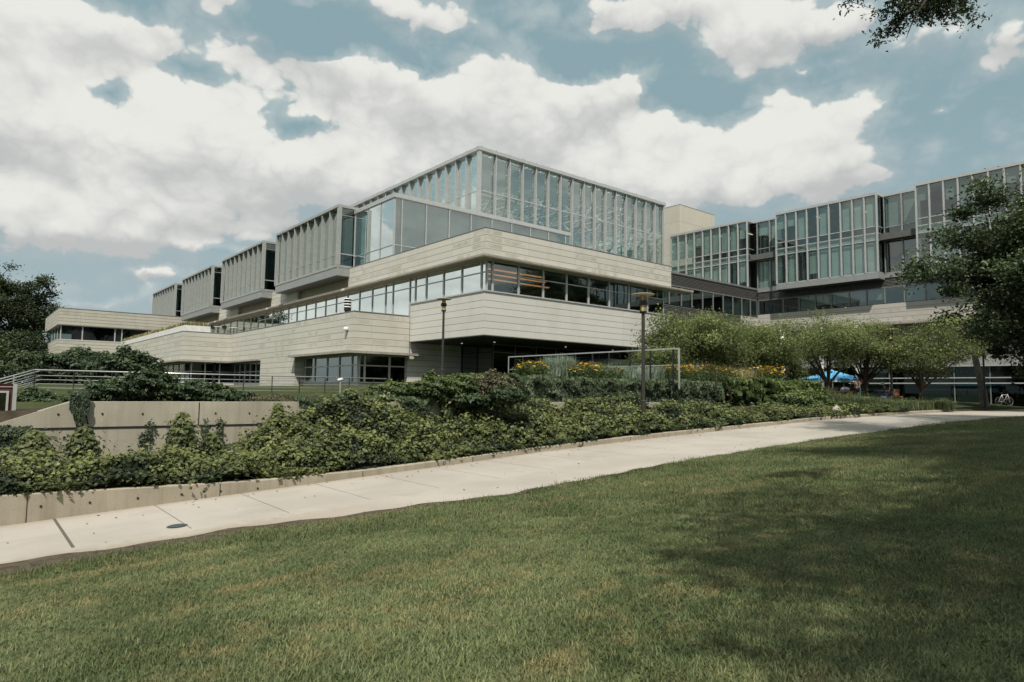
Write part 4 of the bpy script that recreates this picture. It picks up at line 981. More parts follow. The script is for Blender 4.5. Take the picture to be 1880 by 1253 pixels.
# ------------------------------------------------------------------ office wing on the right
off_ = thing('office_wing', 'two-storey glass office wing with projecting curtain wall bays above a stone base', 'building', (63, 25, -.4))
XR, XS, YL = 63.0, 61.8, 36.43
def opart(mb, name, mat, **k): return mb.build(name, mat, off_, **k)
Z = [11.05, 13.92, 14.56, 15.18, 18.0]
def curtain(edges, xp, seed, wide=False):
    rs = random.Random(seed)
    for i, (a_, b_) in enumerate(zip(edges, edges[1:])):
        lo, hi = min(a_, b_), max(a_, b_)
        f = MB(); f.box(xp - .10, xp + .1, lo, lo + .06, Z[0], Z[4]); f.box(xp - .10, xp + .1, hi - .058, hi - .002, Z[0], Z[4])
        for z in Z: f.box(xp - .03, xp + .06, lo + .06, hi - .06, z - .035, z + .035)
        wd = f.build('window', MT['alu2'] if xp == XR else MT['alu'], off_)
        g = MB(); g.quad((xp + .02, lo + .05, Z[0]), (xp + .02, hi - .05, Z[0]), (xp + .02, hi - .05, Z[4]), (xp + .02, lo + .05, Z[4])); g.build('pane', MT['glass'], wd)
        g = MB(); g.quad((xp + .12, lo + .06, Z[1]), (xp + .12, hi - .06, Z[1]), (xp + .12, hi - .06, Z[2]), (xp + .12, lo + .06, Z[2])); g.build('spandrel', MT['blindo'], wd)
        g = MB(); k = rs.random()
        d1 = Z[3] + .05 if k > .45 else Z[3] + rs.uniform(.6, 1.6); 
        if k > .14: g.quad((xp + .2, lo + .08, d1), (xp + .2, hi - .08, d1), (xp + .2, hi - .08, Z[4] - .12), (xp + .2, lo + .08, Z[4] - .12))
        k = rs.random(); d2 = Z[0] + (.08 if k > .6 else rs.uniform(.3, .9))
        if k > .22: g.quad((xp + .2, lo + .08, d2), (xp + .2, hi - .08, d2), (xp + .2, hi - .08, Z[1] - .08), (xp + .2, lo + .08, Z[1] - .08))
        if g.v: g.build('blind', MT['blindo'] if not wide else MT['blindd'], wd)
curtain([36.78 + 1.08 * k for k in range(10)], XS, 3)
curtain([24.1 + 1.06 * k for k in range(10)], XS, 5)
curtain([20.97 - 1.05 * k for k in range(13)], XS, 8, True)
curtain([33.66, 34.95, 36.4], XR, 10)
curtain([20.99, 22.5, 24.0], XR, 12, True)
curtain([8.3 - 1.5 * k for k in range(4)], XR, 14, True)
mb = MB()
for a_, b_ in ((36.75, 46.5), (24.07, 33.64), (8.33, 20.97)):
    mb.box(XS - .12, 64.5, a_ - .02, b_ + .02, 18.0, 18.24)
    mb.box(XS - .12, XS + .06, a_ - .02, a_ + .10, Z[0] - .02, 18.0); mb.box(XS - .12, XS + .06, b_ - .10, b_ + .02, Z[0] - .02, 18.0)
mb.box(XR - .08, 70, 4, 46.5, 18.0, 18.2); opart(mb, 'roof_edge', MT['alu'])
for a_, b_ in ((36.75, 46.5), (24.07, 33.64), (8.33, 20.97)):
    f = MB(); f.box(XS + .06, XR, a_ + .02, a_ + .08, Z[1] - .03, Z[1] + .03)
    for z in Z[:4]: f.box(XS + .06, XR, a_ + .0, a_ + .08, z - .035, z + .035)
    wd = f.build('return_window', MT['alu2'], off_)
    g = MB(); g.quad((XS + .06, a_ + .04, Z[0]), (XR, a_ + .04, Z[0]), (XR, a_ + .04, Z[4]), (XS + .06, a_ + .04, Z[4])); g.build('pane', MT['glass'], wd)
    g = MB(); g.quad((XS + .3, a_ + .14, Z[1]), (XR, a_ + .14, Z[1]), (XR, a_ + .14, Z[2]), (XS + .3, a_ + .14, Z[2])); g.build('spandrel', MT['blind'], wd)
mb = MB(); mb.box(XS - .10, XR + .5, 24.05, 33.66, 10.46, 11.0); mb.box(XR - .05, XR + .5, 4, 24.04, 10.62, 11.0); mb.box(XR - .05, XR + .5, 33.67, 36.4, 10.62, 11.0); mb.box(XS - .10, XR - .06, 8.3, 20.99, 10.46, 11.0); opart(mb, 'fascia', MT['alu2'])
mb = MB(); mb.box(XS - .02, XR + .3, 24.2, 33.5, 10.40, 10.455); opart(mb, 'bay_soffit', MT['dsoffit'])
mb = MB(); mb.box(66, 66.3, 4, 46.5, 8.3, 18.0); mb.box(XS + .5, 66, 33.8, 33.9, 11, 18) if False else None; mb.box(XS + .4, 66.2, 4, 46.4, 13.93, 14.5); mb.box(XR + .3, 66.2, 4, 46.4, 10.5, 11.0); mb.box(XR + .3, 66.2, 4, 46.4, 17.7, 17.98)
opart(mb, 'office_interior', MT['mid'])
for y_ in (38.5, 41.2, 30.3, 26.4):
    mb = MB(); mb.box(63.6, 65.8, y_, y_ + .12, 17.55, 17.62); opart(mb, 'strip_light', MT['spot'])
# louvres along the inner corner
def louvers(axis_, c, a_, b_, z0, z1, pitch=.13):
    mb = MB()
    back = (lambda u0, u1, v0, v1: mb.box(c + .06, c + .12, u0, u1, v0, v1)) if axis_ == 'X' else (lambda u0, u1, v0, v1: mb.box(u0, u1, c + .06, c + .12, v0, v1))
    back(a_, b_, z0, z1)
    z = z0 + .03
    while z < z1 - .03:
        if axis_ == 'X': mb.quad((c, a_, z), (c, b_, z), (c + .055, b_, z + .07), (c + .055, a_, z + .07)); mb.quad((c, a_, z), (c, b_, z), (c, b_, z - .02), (c, a_, z - .02))
        else: mb.quad((a_, c, z), (b_, c, z), (b_, c + .055, z + .07), (a_, c + .055, z + .07)); mb.quad((a_, c, z), (b_, c, z), (b_, c, z - .02), (a_, c, z - .02))
        z += pitch
    return mb
opart(louvers('Y', YL, 42, XR - .01, 9.82, 10.85), 'louvre_wall', MT['louver'])
opart(louvers('Y', YL, 42, 59.8, 5.0, 7.95), 'louvre_wall', MT['louver'])
opart(louvers('X', XR, 4, YL - .02, 9.82, 10.6), 'louvre_wall', MT['louver'])
mb = MB(); mb.box(42, XR + .2, YL - .05, YL + .4, 10.86, 11.03); mb.box(42, XR - .02, YL + .13, YL + .2, 7.96, 9.8) if False else None; opart(mb, 'louvre_cap', MT['alud'])
# ribbon windows
def ostrip(axis_, c, edges, seed):
    rs = random.Random(seed)
    for a_, b_ in zip(edges, edges[1:]):
        lo, hi = min(a_, b_), max(a_, b_); f = MB(); g = MB(); h = MB()
        bx = (lambda u0, u1, v0, v1, e0, e1: f.box(c + e0, c + e1, u0, u1, v0, v1)) if axis_ == 'X' else (lambda u0, u1, v0, v1, e0, e1: f.box(u0, u1, c + e0, c + e1, v0, v1))
        bx(lo, lo + .05, 8.0 if axis_ == 'Y' else 8.33, 9.8, -.03, .08); bx(hi - .049, hi - .001, 8.0 if axis_ == 'Y' else 8.33, 9.8, -.03, .08); bx(lo + .05, hi - .05, 9.72, 9.8, -.02, .08)
        wd = f.build('window', MT['alud'], off_); z0 = 8.0 if axis_ == 'Y' else 8.33
        pt = lambda u, v, e: (c + e, u, v) if axis_ == 'X' else (u, c + e, v)
        g.quad(pt(lo + .04, z0, .03), pt(hi - .04, z0, .03), pt(hi - .04, 9.75, .03), pt(lo + .04, 9.75, .03)); g.build('pane', MT['glass'], wd)
        if rs.random() < .68:
            d = z0 + (.05 if rs.random() < .6 else .4); h.quad(pt(lo + .06, d, .2), pt(hi - .06, d, .2), pt(hi - .06, 9.7, .2), pt(lo + .06, 9.7, .2)); h.build('blind', MT['blindd'], wd)
ostrip('Y', YL, [46.0, 48.2, 50.0, 51.6, 53.3, 55.0, 56.7, 58.4, 60.0, 61.6, 62.9], 4)
ostrip('X', XR, [36.35, 33.65, 32.0, 30.4, 28.85, 27.2, 25.65, 24.1, 22.5, 20.85, 19.2, 17.6, 16, 14.4, 12.8, 11.2], 6)
mb = MB(); mb.box(46, 66, 39.0, 39.2, 5, 9.8); mb.box(65.5, 65.7, 4, 39, 6, 10); mb.box(46, 65.6, YL + .1, 39, 7.9, 7.97); mb.box(XR + .1, 65.6, 4, YL, 8.2, 8.3); opart(mb, 'ribbon_interior', MT['dark'])
mb = MB(); mb.box(XR, XR + .5, 2, YL - .01, 6.55, 8.3); mb.box(59.82, XR, YL - .03, YL + .5, 6.55, 8.02) if False else None; opart(mb, 'office_stone_band', MT['rwing'])
mb = MB(); mb.box(59.82, XR - .005, YL - .02, YL + .3, 6.5, 7.98); opart(mb, 'corner_stone_band', MT['rwing'])
mb = MB(); mb.box(XR - .5, XR + .6, 2, YL + .3, 6.38, 6.54); opart(mb, 'stone_band_canopy', MT['slab'])
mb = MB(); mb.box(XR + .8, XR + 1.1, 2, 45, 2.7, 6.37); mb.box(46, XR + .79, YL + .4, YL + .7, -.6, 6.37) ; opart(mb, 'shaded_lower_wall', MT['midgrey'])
mb = MB(); mb.box(XR + .0, XR + 1.3, 2, 24, 2.58, 2.69); opart(mb, 'lower_canopy', MT['alu'])
# ground floor glazing with its two white rails
mb = MB(); mb.box(XR + 1.6, XR + 1.8, 2, 36.4, -.6, 2.6); opart(mb, 'ground_floor_dark_wall', MT['dark'])
eo = [4 + 2.5 * k for k in range(14)]
for i, (a_, b_) in enumerate(zip(eo, eo[1:])):
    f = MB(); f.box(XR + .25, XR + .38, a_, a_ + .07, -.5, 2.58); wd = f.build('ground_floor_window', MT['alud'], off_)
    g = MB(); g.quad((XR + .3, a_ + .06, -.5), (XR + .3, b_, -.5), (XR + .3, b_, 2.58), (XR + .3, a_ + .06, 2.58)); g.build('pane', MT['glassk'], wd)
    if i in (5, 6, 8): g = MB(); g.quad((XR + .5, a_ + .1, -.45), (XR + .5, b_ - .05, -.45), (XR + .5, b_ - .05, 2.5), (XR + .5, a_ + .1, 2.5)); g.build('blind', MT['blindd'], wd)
mb = MB(); mb.box(XR + .1, XR + .2, 4, 27.5, 1.62, 1.70); mb.box(XR + .1, XR + .2, 4, 27.5, 1.17, 1.26); opart(mb, 'white_rail', MT['alu'])
for y_ in (29.2, 33.0, 26.0): 
    mb = MB(); mb.tube([(61.5, y_, -.5), (61.5, y_, 6.38)], .2, 14); opart(mb, 'round_column', MT['white'], smooth=True)
mb = MB(); mb.box(XS, 75, 36.8, 46.5, 5, 11.0); mb.box(66.4, 75, 4, 46.5, -1, 18.0); opart(mb, 'office_core', MT['dsoffit'])
mb = MB(); mb.box(42, 61.7, YL + .42, 46.4, 10.8, 10.95); opart(mb, 'lower_roof', MT['roof'])

# stair tower
tw = thing('stair_tower', 'plain pale limestone tower block rising behind the glass atrium', 'tower', (68.4, 50, -.5))
mb = MB(); mb.box(68.4, 76.0, 50, 58, -.5, 23.9); mb.build('tower_wall', MT['tower'], tw)
mb = MB(); mb.box(68.38, 76.02, 49.98, 58.02, 23.902, 23.97); mb.build('coping', MT['slab'], tw)

# planter with grasses on the far terrace
pl = thing('terrace_planter', 'long white planter with grasses on the stone terrace', 'planter', (15.3, 65.9, 5.1))
mb = MB(); mb.box(15.3, 17.55, 65.9, 98, 5.152, 5.72); mb.build('planter_box', MT['white'], pl)
q = 9000; px_ = rng.uniform(15.35, 17.4, q); py_ = rng.uniform(66, 98, q)
blades('grasses', np.stack([px_, py_, np.full(q, 5.7)], 1), rng.uniform(.25, .6, q) , .02, rng.uniform(.1, .7, q), rng.uniform(0, 1, q), MT['strawb'], pl)
q = 9000; px_ = rng.uniform(15.35, 17.4, q); py_ = rng.uniform(66, 98, q)
blades('green_grasses', np.stack([px_, py_, np.full(q, 5.7)], 1), rng.uniform(.2, .5, q), .02, rng.uniform(.1, .7, q), rng.uniform(0, 1, q), MT['gblade'], pl)

# cafe tables and chairs on the terrace
def cafe_table(x, y, z, label):
    t = thing('cafe_table', label, 'table', (x, y, z), 'cafe tables on the terrace')
    mb = MB(); mb.lathe((x, y, z), [(0, .74), (.42, .74), (.43, .72), (.42, .70), (0, .70)], 20); mb.build('tabletop', MT['white'], t)
    mb = MB(); mb.tube([(x, y, z + .02), (x, y, z + .7)], .035, 8); mb.build('pedestal', MT['black'], t)
    mb = MB(); mb.lathe((x, y, z), [(0, .03), (.22, .02), (.23, 0)], 16); mb.build('base', MT['black'], t); return t
def cafe_chair(x, y, z, label, rot=0):
    t = thing('cafe_chair', label, 'chair', (x, y, z), 'cafe chairs on the terrace')
    mb = MB(); mb.box(x - .21, x + .21, y - .21, y + .21, z + .43, z + .47); mb.build('seat', MT['black'], t)
    mb = MB(); mb.box(x - .21, x + .21, y + .19, y + .22, z + .52, z + .84); mb.build('backrest', MT['black'], t)
    for sx in (-1, 1):
        for sy in (-1, 1):
            mb = MB(); mb.tube([(x + sx * .2, y + sy * .2, z + (.84 if sy > 0 else .45)), (x + sx * .22, y + sy * .23, z)], .014, 6); mb.build('leg', MT['alu'], t)
    t.rotation_euler = (0, 0, rot); return t
zt = 5.11
for k, (x, y, r_, l) in enumerate([(17.95, 66.6, 0, 'black cafe chair next to the white planter end'), (18.9, 66.5, 3.1, 'black cafe chair between the two terrace tables'), (19.6, 67.4, 1.5, 'black cafe chair at the inner terrace table'), (20.6, 66.4, -1.4, 'rightmost black cafe chair on the terrace')]):
    cafe_chair(x, y, zt, l, r_)
cafe_table(18.45, 66.9, zt, 'small white cafe table beside the planter end'); cafe_table(19.9, 66.7, zt, 'small white cafe table further right on the terrace')
# vent and low table on the near terrace
vt = thing('terrace_vent', 'black and white banded louvred vent standing on the terrace corner', 'vent', (20.15, 42.4, 5.1))
mb = MB(); mb.lathe((20.15, 42.4, 5.1), [(.0, 1.22), (.24, 1.22), (.24, .35), (.20, .3), (.14, .1), (.14, 0)], 20); mb.build('body', MT['black'], vt, smooth=False)
for k in range(4):
    mb = MB(); mb.lathe((20.15, 42.4, 5.1 + .56 + k * .19), [(.24, .0), (.30, .01), (.28, .06), (.24, .07)], 20); mb.build('white_ring', MT['white'], vt)
tb = thing('low_table', 'long low white table top on the near stone terrace', 'table', (20.5, 44.5, 5.1))
mb = MB(); mb.box(20.3, 21.0, 43.6, 45.4, 5.44, 5.49); mb.build('tabletop', MT['white'], tb)
for sx in (20.4, 20.9):
    for sy in (43.75, 45.25): mb = MB(); mb.box(sx - .02, sx + .02, sy - .02, sy + .02, 5.1, 5.44); mb.build('leg', MT['alu'], tb)
# ------------------------------------------------------------------ placement helpers: the spot a pixel looks at, at depth D / on plane Y / on the ground
def at(px, py, D):
    r = ray(px, py); t = D / (r[0] * fw_h[0] + r[1] * fw_h[1]); return Vector((r[0] * t, r[1] * t, r[2] * t))
fw_h = (BX[1], AX[1])
def onY(px, py, Y): r = ray(px, py); t = Y / r[1]; return Vector((r[0] * t, Y, r[2] * t))
def gnd(px, D):
    p = at(px, 700, D); p.z = float(H(p.x, p.y)); return p
M_ = lambda px, D: px * D / F

# ------------------------------------------------------------------ walls and kerb
def prism_y(prof, y0, y1):
    mb = MB(); mb.poly([(x, y0, z) for x, z in prof]); mb.poly([(x, y1, z) for x, z in prof][::-1])
    for (xa, za), (xb, zb) in zip(prof, prof[1:] + prof[:1]): mb.quad((xa, y0, za), (xa, y1, za), (xb, y1, zb), (xb, y0, zb))
    return mb
wt = thing('retaining_wall', 'long board-formed concrete retaining wall with sloping left end behind the ivy', 'wall', (2, 16, -1.5))
zt_ = onY(300, 738, 16).z
wl = onY(0, 777, 16); w2 = onY(130, 737.5, 16)
sl_ = (w2.z - wl.z) / (w2.x - wl.x); xl = -3.5; zl = w2.z + sl_ * (xl - w2.x)
zg = onY(300, 783, 16).z
prism_y([(xl, -3.2), (20.6, -1.9), (20.6, zt_), (w2.x, zt_), (w2.x + (zg - w2.z) / sl_ , zg), (w2.x + (zg - w2.z) / sl_, zg - .0)][:5] + [(xl, zl)], 16.0, 16.3).build('wall_body', MT['wall'], wt, bevel=.012)
mb = MB(); mb.box(w2.x + (zg - w2.z) / sl_ + .05, 20.6, 15.985, 16.02, zg - .016, zg + .016); mb.build('pour_joint', MT['black'], wt)
mb = MB(); mb.box(onY(365, 760, 16).x - .008, onY(365, 760, 16).x + .008, 15.99, 16.02, zg, zt_ - .01); mb.box(onY(1262, 760, 16).x, onY(1262, 760, 16).x + .015, 15.99, 16.02, -1.2, zt_ - .01); mb.build('control_joint', MT['black'], wt)
mb = MB()
for px, py in ((107, 761), (188, 760), (262, 760), (330, 760), (396, 759), (458, 759), (118, 803), (260, 807)):
    c = onY(px, py, 15.99); mb.lathe((0, 0, 0), [(0, 0)], 3) if False else None
    mb.tube([(c.x, 15.988, c.z), (c.x, 16.01, c.z)], .020, 10)
mb.build('tie_hole', MT['black'], wt)['kind'] = 'stuff'
ut = thing('planter_wall', 'upper concrete planter wall mostly hidden under dark ivy below the guard rail', 'wall', (24, 17.2, -.6))
MB().box(14.0, 34.3, 17.2, 17.42, -1.3, .44).build('wall_body', MT['wall'], ut, bevel=.012)
MB().box(34.0, 34.3, 17.425, 22, -1.3, .44).build('return_wall', MT['wall'], ut, bevel=.012)

kb = thing('planter_kerb', 'low weathered concrete kerb wall edging the ivy bed along the footpath', 'kerb', (0, 13.5, -2))
xs = list(np.arange(-9, 44.5, .5)); mb = MB()
for a_, b_ in zip(xs, xs[1:]):
    za, zb = float(P(a_)), float(P(b_)); ka, kb_ = za + float(KT(a_)), zb + float(KT(b_))
    y0_, y1_ = 13.5, 13.78
    k = len(mb.v)
    mb.v += [(a_, y0_, za - .5), (b_, y0_, zb - .5), (b_, y0_, kb_ - .02), (a_, y0_, ka - .02), (a_, y0_ + .02, ka), (b_, y0_ + .02, kb_), (b_, y1_, kb_), (a_, y1_, ka), (a_, y1_, za - .3), (b_, y1_, zb - .3)]
    for f in ((0, 1, 2, 3), (3, 2, 5, 4), (4, 5, 6, 7), (7, 6, 9, 8)): mb.f.append(tuple(k + i for i in f)); mb.mi.append(0)
mb.build('kerb_body', MT['kerb'], kb)
mb = MB()
for px, py in ((75, 930), (165, 923), (253, 915), (333, 908), (405, 902), (473, 897)):
    c = onY(px, py, 13.5); mb.tube([(c.x, 13.49, c.z), (c.x, 13.505, c.z)], .02, 10)
mb.build('tie_hole', MT['black'], kb)['kind'] = 'stuff'
mb = MB()
for x in (.9, 3.9, 6.9, 9.9, 12.9, 15.9, 19, 22, 25, 28, 31, 34): mb.box(x, x + .012, 13.493, 13.52, float(P(x)), float(P(x)) + float(KT(x)) - .02)
mb.build('control_joint', MT['post'], kb)['kind'] = 'stuff'

# ------------------------------------------------------------------ ivy
def ivy_top(x, y):
    tw_ = np.interp(x, [-4, 0, 2, 3.5, 4.8, 6.3, 8, 10, 14, 20, 26, 30, 34, 36, 45], [-2.05, -1.9, -1.78, -1.66, -1.40, -.75, -.50, -.62, -.60, -.66, -.90, -.90, -.85, -.80, -.76])
    k = P(x) + KT(x) + .10
    s = ss(13.45, 15.7, y)
    z = k + (tw_ - k) * s
    lump = (fbm(x, y, 5, 1.05, 3) - .48) * 1.0 + (vnoise(x, y, 8, 3.2) - .5) * .20
    return z + lump * (.35 + .65 * ss(13.4, 14.2, y)) * np.where(x > 33, .3, 1)
n_ = 175000
u = rng.random(n_); x = -5 + 43 * (u ** 1.45); y = 13.50 + 2.5 * rng.random(n_) ** .95
z = ivy_top(x, y); e = .06
gxv = (ivy_top(x + e, y) - ivy_top(x - e, y)) / (2 * e); gyv = (ivy_top(x, y + e) - ivy_top(x, y - e)) / (2 * e)
Nn = np.stack([-gxv, -gyv, np.ones(n_)], 1); Nn /= np.linalg.norm(Nn, axis=1, keepdims=True)
dep = np.abs(rng.normal(size=n_)) * .07
Pp = np.stack([x, y, z], 1) - Nn * dep[:, None] + Nn * (rng.random(n_)[:, None] * .07)
Pp[:, 2] = np.maximum(Pp[:, 2], H(x, np.maximum(y, 13.8)) + .02)
ov = y < 13.55; Pp[ov, 2] -= rng.random(ov.sum()) * .10 * (vnoise(x[ov], x[ov] * 0, 6, 2.) > .45)
keep = ~((y < 13.6) & (vnoise(x, y * 0, 6, 1.3) < .45))
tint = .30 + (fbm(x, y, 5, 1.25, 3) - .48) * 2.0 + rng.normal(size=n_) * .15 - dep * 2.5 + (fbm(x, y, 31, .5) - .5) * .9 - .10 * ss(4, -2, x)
Nn2 = Nn + rng.normal(size=(n_, 3)) * .42 + np.array([0, -.25, 0])
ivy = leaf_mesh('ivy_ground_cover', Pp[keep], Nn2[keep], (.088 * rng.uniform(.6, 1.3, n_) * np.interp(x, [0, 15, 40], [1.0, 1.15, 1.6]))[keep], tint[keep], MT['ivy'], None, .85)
tag(ivy, 'dense bed of green and yellowish ivy between the low kerb and the retaining wall', 'ivy', kind='stuff')
ns = 1500; sx_ = -4.5 + 41.5 * rng.random(ns) ** 1.35; sy_ = 13.72 + 2.15 * rng.random(ns); bad = (sx_ < 5.0) & (sy_ > 15.2); sy_[bad] -= 1.0; sz_ = ivy_top(sx_, sy_)
PP = []; NN_ = []; TT = []; SS = []
for k in range(ns):
    m_ = rng.integers(45, 95); r_ = rng.uniform(.12, .26); hgt = rng.uniform(.02, .26) * (1 if sx_[k] < 18 else .5 if sx_[k] < 33 else .05)
    g = rng.normal(size=(m_, 3)) * np.array([r_ * .6, r_ * .6, r_ * .5]); pz = sz_[k] + hgt * .7
    PP.append(g + np.array([sx_[k], sy_[k], pz])); NN_.append(g / r_ * .6 + rng.normal(size=(m_, 3)) * .35 + np.array([0, -.25, .75]))
    TT.append(.22 + g[:, 2] / r_ * .55 + rng.normal(size=m_) * .12 + hgt * .9 + rng.normal() * .12); SS.append(np.full(m_, .08 * np.interp(sx_[k], [0, 15, 40], [1, 1.15, 1.6])) * rng.uniform(.6, 1.3, m_))
o = leaf_mesh('ivy_sprays', np.concatenate(PP), np.concatenate(NN_), np.concatenate(SS), np.concatenate(TT), MT['ivy'], None, .85)
tag(o, 'bushy leaf sprays standing up from the ivy bed', 'ivy', kind='stuff')
# dark sheet under the ivy, shade painted into its colour to give depth
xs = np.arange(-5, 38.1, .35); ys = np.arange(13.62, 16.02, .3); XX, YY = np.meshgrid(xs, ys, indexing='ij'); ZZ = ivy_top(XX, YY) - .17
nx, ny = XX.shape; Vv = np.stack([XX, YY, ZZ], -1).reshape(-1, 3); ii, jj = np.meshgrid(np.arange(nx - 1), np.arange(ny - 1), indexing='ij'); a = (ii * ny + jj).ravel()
me = bpy.data.meshes.new('ivy_shade_sheet'); me.from_pydata(Vv.tolist(), [], np.stack([a, a + ny, a + ny + 1, a + 1], 1).tolist()); me.materials.append(simple('ivy_depth_shade', (.014, .02, .009), .95, 0, .3, 8))
o = bpy.data.objects.new('ivy_shade_sheet', me); COL.objects.link(o); tag(o, 'dark sheet painted as the shade under the ivy bed', 'painted shade', kind='stuff')

# leaves hanging in front of a vertical wall
def thin_vines(px0, py0, py1, lean, seed, label):
    rg = np.random.default_rng(seed); a_ = onY(px0, py1, 15.97); b_ = onY(px0 + lean, py0, 15.97); t = thing('thin_vine', label, 'ivy', tuple(a_))
    s = rg.random(90); c = np.array(a_)[None] + (np.array(b_) - np.array(a_))[None] * s[:, None] + rg.normal(size=(90, 3)) * np.array([.05, .015, .03])
    leaf_mesh('leaves', c, np.array([0, -1, .4]) + rg.normal(size=(90, 3)) * .3, .06 * rg.uniform(.6, 1.2, 90), rg.uniform(0, .6, 90), MT['ivyd'], t, .8)
    MB().tube([a_, a_.lerp(b_, .5) + Vector((.03, 0, 0)), b_], [.008, .006, .003], 5).build('stem', MT['barkd'], t)
for k_, (px, y0_, y1_, ln_, lab_) in enumerate([(274, 775, 812, 3, 'thin vine on the bare concrete left of the pointed shoot'), (308, 775, 815, 12, 'slanting thin vine on the bare concrete wall'), (378, 772, 812, 0, 'thin vine right above the short ivy shoot'), (402, 772, 810, 2, 'thin vine farthest right on the bare concrete'), (262, 798, 820, 0, 'short thin vine low on the bare concrete')]): thin_vines(px, y0_, y1_, ln_, 200 + k_, lab_)
def ivy_curtain(name, label, x0, x1, ztop, zbot, yf, n, mat, leaf=.12, seed=1, thick=.22, prof=None, group=None, over=.12, bulge=.5, aspect=.8):
    rg = np.random.default_rng(seed)
    t = thing(name, label, 'ivy', ((x0 + x1) / 2, yf, zbot), group)
    x = rg.uniform(x0, x1, n); v = rg.random(n)
    lo = zbot + (vnoise(x, x * 0, seed, 1.6) - .4) * bulge * (ztop - zbot)
    edge = np.minimum(1, np.minimum(x - x0, x1 - x) / .45 + .15)
    lo = ztop - (ztop - lo) * edge
    tp = ztop + over + (fbm(x, x * 0, seed + 3, 1.8) - .5) * .28
    z = lo + (tp - lo) * v
    lump = (fbm(x, z * 1.3, seed + 7, 2.2, 2)) * thick
    y = yf - lump - rg.random(n) * .05 + np.where(v > .9, rg.random(n) * .45, 0)
    Nn = np.stack([rg.normal(size=n) * .35, -np.ones(n), .45 + rg.normal(size=n) * .35], 1)
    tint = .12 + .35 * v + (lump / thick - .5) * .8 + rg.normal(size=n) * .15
    leaf_mesh('leaves', np.stack([x, y, z], 1), Nn, leaf * rg.uniform(.6, 1.25, n), tint, mat, t, aspect, up=np.array([0, 0, -1.]))
    mb = MB()
    for k in range(max(3, int((x1 - x0) * 1.5))):
        xx = x0 + (x1 - x0) * (k + .5) / max(3, int((x1 - x0) * 1.5))
        mb.tube([(xx, yf - .03, zbot), (xx + .08, yf - .05, (zbot + ztop) / 2), (xx - .05, yf - .04, ztop + .03), (xx, yf + .25, ztop + .05)], [.02, .016, .012, .006], 5)
    mb.build('stems', MT['barkd'], t); return t
X16 = lambda px: onY(px, 760, 16).x
X17 = lambda px: onY(px, 715, 17.2).x
ivy_curtain('hanging_ivy', 'broad mat of dark ivy hanging over the concrete wall right of its bare stretch', X16(545), X16(708), zt_, -1.0, 15.98, 9000, MT['ivyd'], .13, 2, .35)
ivy_curtain('hanging_ivy', 'small tuft of dark ivy hanging from the wall top with bare concrete beneath it', X16(728), X16(790), zt_, -.58, 15.98, 1500, MT['ivyd'], .12, 4, .22)
ivy_curtain('hanging_ivy', 'rounded green ivy clump climbing the wall between two slivers of bare concrete', X16(800), X16(876), zt_, -1.0, 15.98, 4500, MT['ivy'], .11, 6, .35)
ivy_curtain('hanging_ivy', 'wide green ivy clump over the wall just left of the middle of the bed', X16(884), X16(1000), zt_, -.9, 15.98, 6000, MT['ivy'], .11, 8, .4)
ivy_curtain('hanging_ivy', 'green ivy on the wall top between the wall notch and the near lamp post', X16(1040), X16(1128), zt_, -.7, 15.98, 4000, MT['ivy'], .12, 9, .3)
ivy_curtain('climbing_vine', 'narrow tangled vine climbing to the wall top where the slope begins', X16(128), X16(160), zt_ + .02, -1.35, 15.99, 1500, MT['ivyd'], .085, 10, .2, bulge=.1)
ivy_curtain('climbing_vine', 'dark vine on the sloping left end of the concrete wall', X16(-10), X16(58), -.86, -1.6, 15.99, 1900, MT['ivyd'], .085, 11, .16, over=.05)
ivy_curtain('ivy_hedge', 'long clipped-looking mass of dark ivy under the guard rail', 14.2, 26.6, .42, -.62, 17.18, 26000, MT['ivyd'], .15, 12, .35, over=.10)
ivy_curtain('ivy_hedge', 'rounded green ivy hedge at the right end of the planter', 26.4, 34.6, .50, -.95, 17.15, 24000, MT['shrub'], .15, 13, .9, over=.25)
bush('ivy_mound', 'leafy mound of ivy at the corner where the planter ends', 'ivy', [(33.6, 17.2, -.4, 1.5, 1.3, 1.0), (31.5, 16.4, -.5, 1.6, 1.1, .8), (34.0, 16.6, -.7, .9, .9, .6)], MT['shrub'], 11000, .15, seed=14)

def onwall_shoot(px, py0, py1, D, wid, n, label, seed, mat='ivy', lean=0.):
    yy_ = 15.45 if D < 14.5 else 15.6
    b = onY(px, py1, yy_); tp = onY(px + lean, py0, yy_); D = b.x * fw_h[0] + b.y * fw_h[1]; rg = np.random.default_rng(seed)
    t = thing('ivy_shoot', label, 'ivy', tuple(b))
    s = rg.random(n) ** .8; c = np.array(b)[None] + (np.array(tp) - np.array(b))[None] * s[:, None]
    r_ = M_(wid, D) * (1.05 - s) + .05
    d = rg.normal(size=(n, 3)); P_ = c + d * (r_ * .42)[:, None]
    leaf_mesh('leaves', P_, d * .6 + np.array([0, -.5, .7]), .105 * rg.uniform(.6, 1.25, n), .25 + .45 * s + rg.normal(size=n) * .15, MT[mat], t, .8)
    mb = MB(); mb.tube([b - Vector((0, 0, .3)), b.lerp(tp, .5) + Vector((.03, 0, 0)), tp], [.018, .012, .005], 5); mb.build('stem', MT['barkd'], t)
onwall_shoot(150, 790, 850, 14.0, 40, 1500, 'bushy ivy shoot below the narrow vine on the wall', 21, lean=6)
onwall_shoot(345, 762, 850, 13.4, 42, 1600, 'tall pointed ivy shoot against the bare concrete wall', 22, lean=-12)
onwall_shoot(390, 800, 860, 13.6, 34, 900, 'short ivy shoot right of the tall pointed one', 23)
onwall_shoot(515, 745, 850, 13.6, 46, 2000, 'upright ivy shoot reaching the wall top beside the hanging dark ivy', 24, lean=-4)
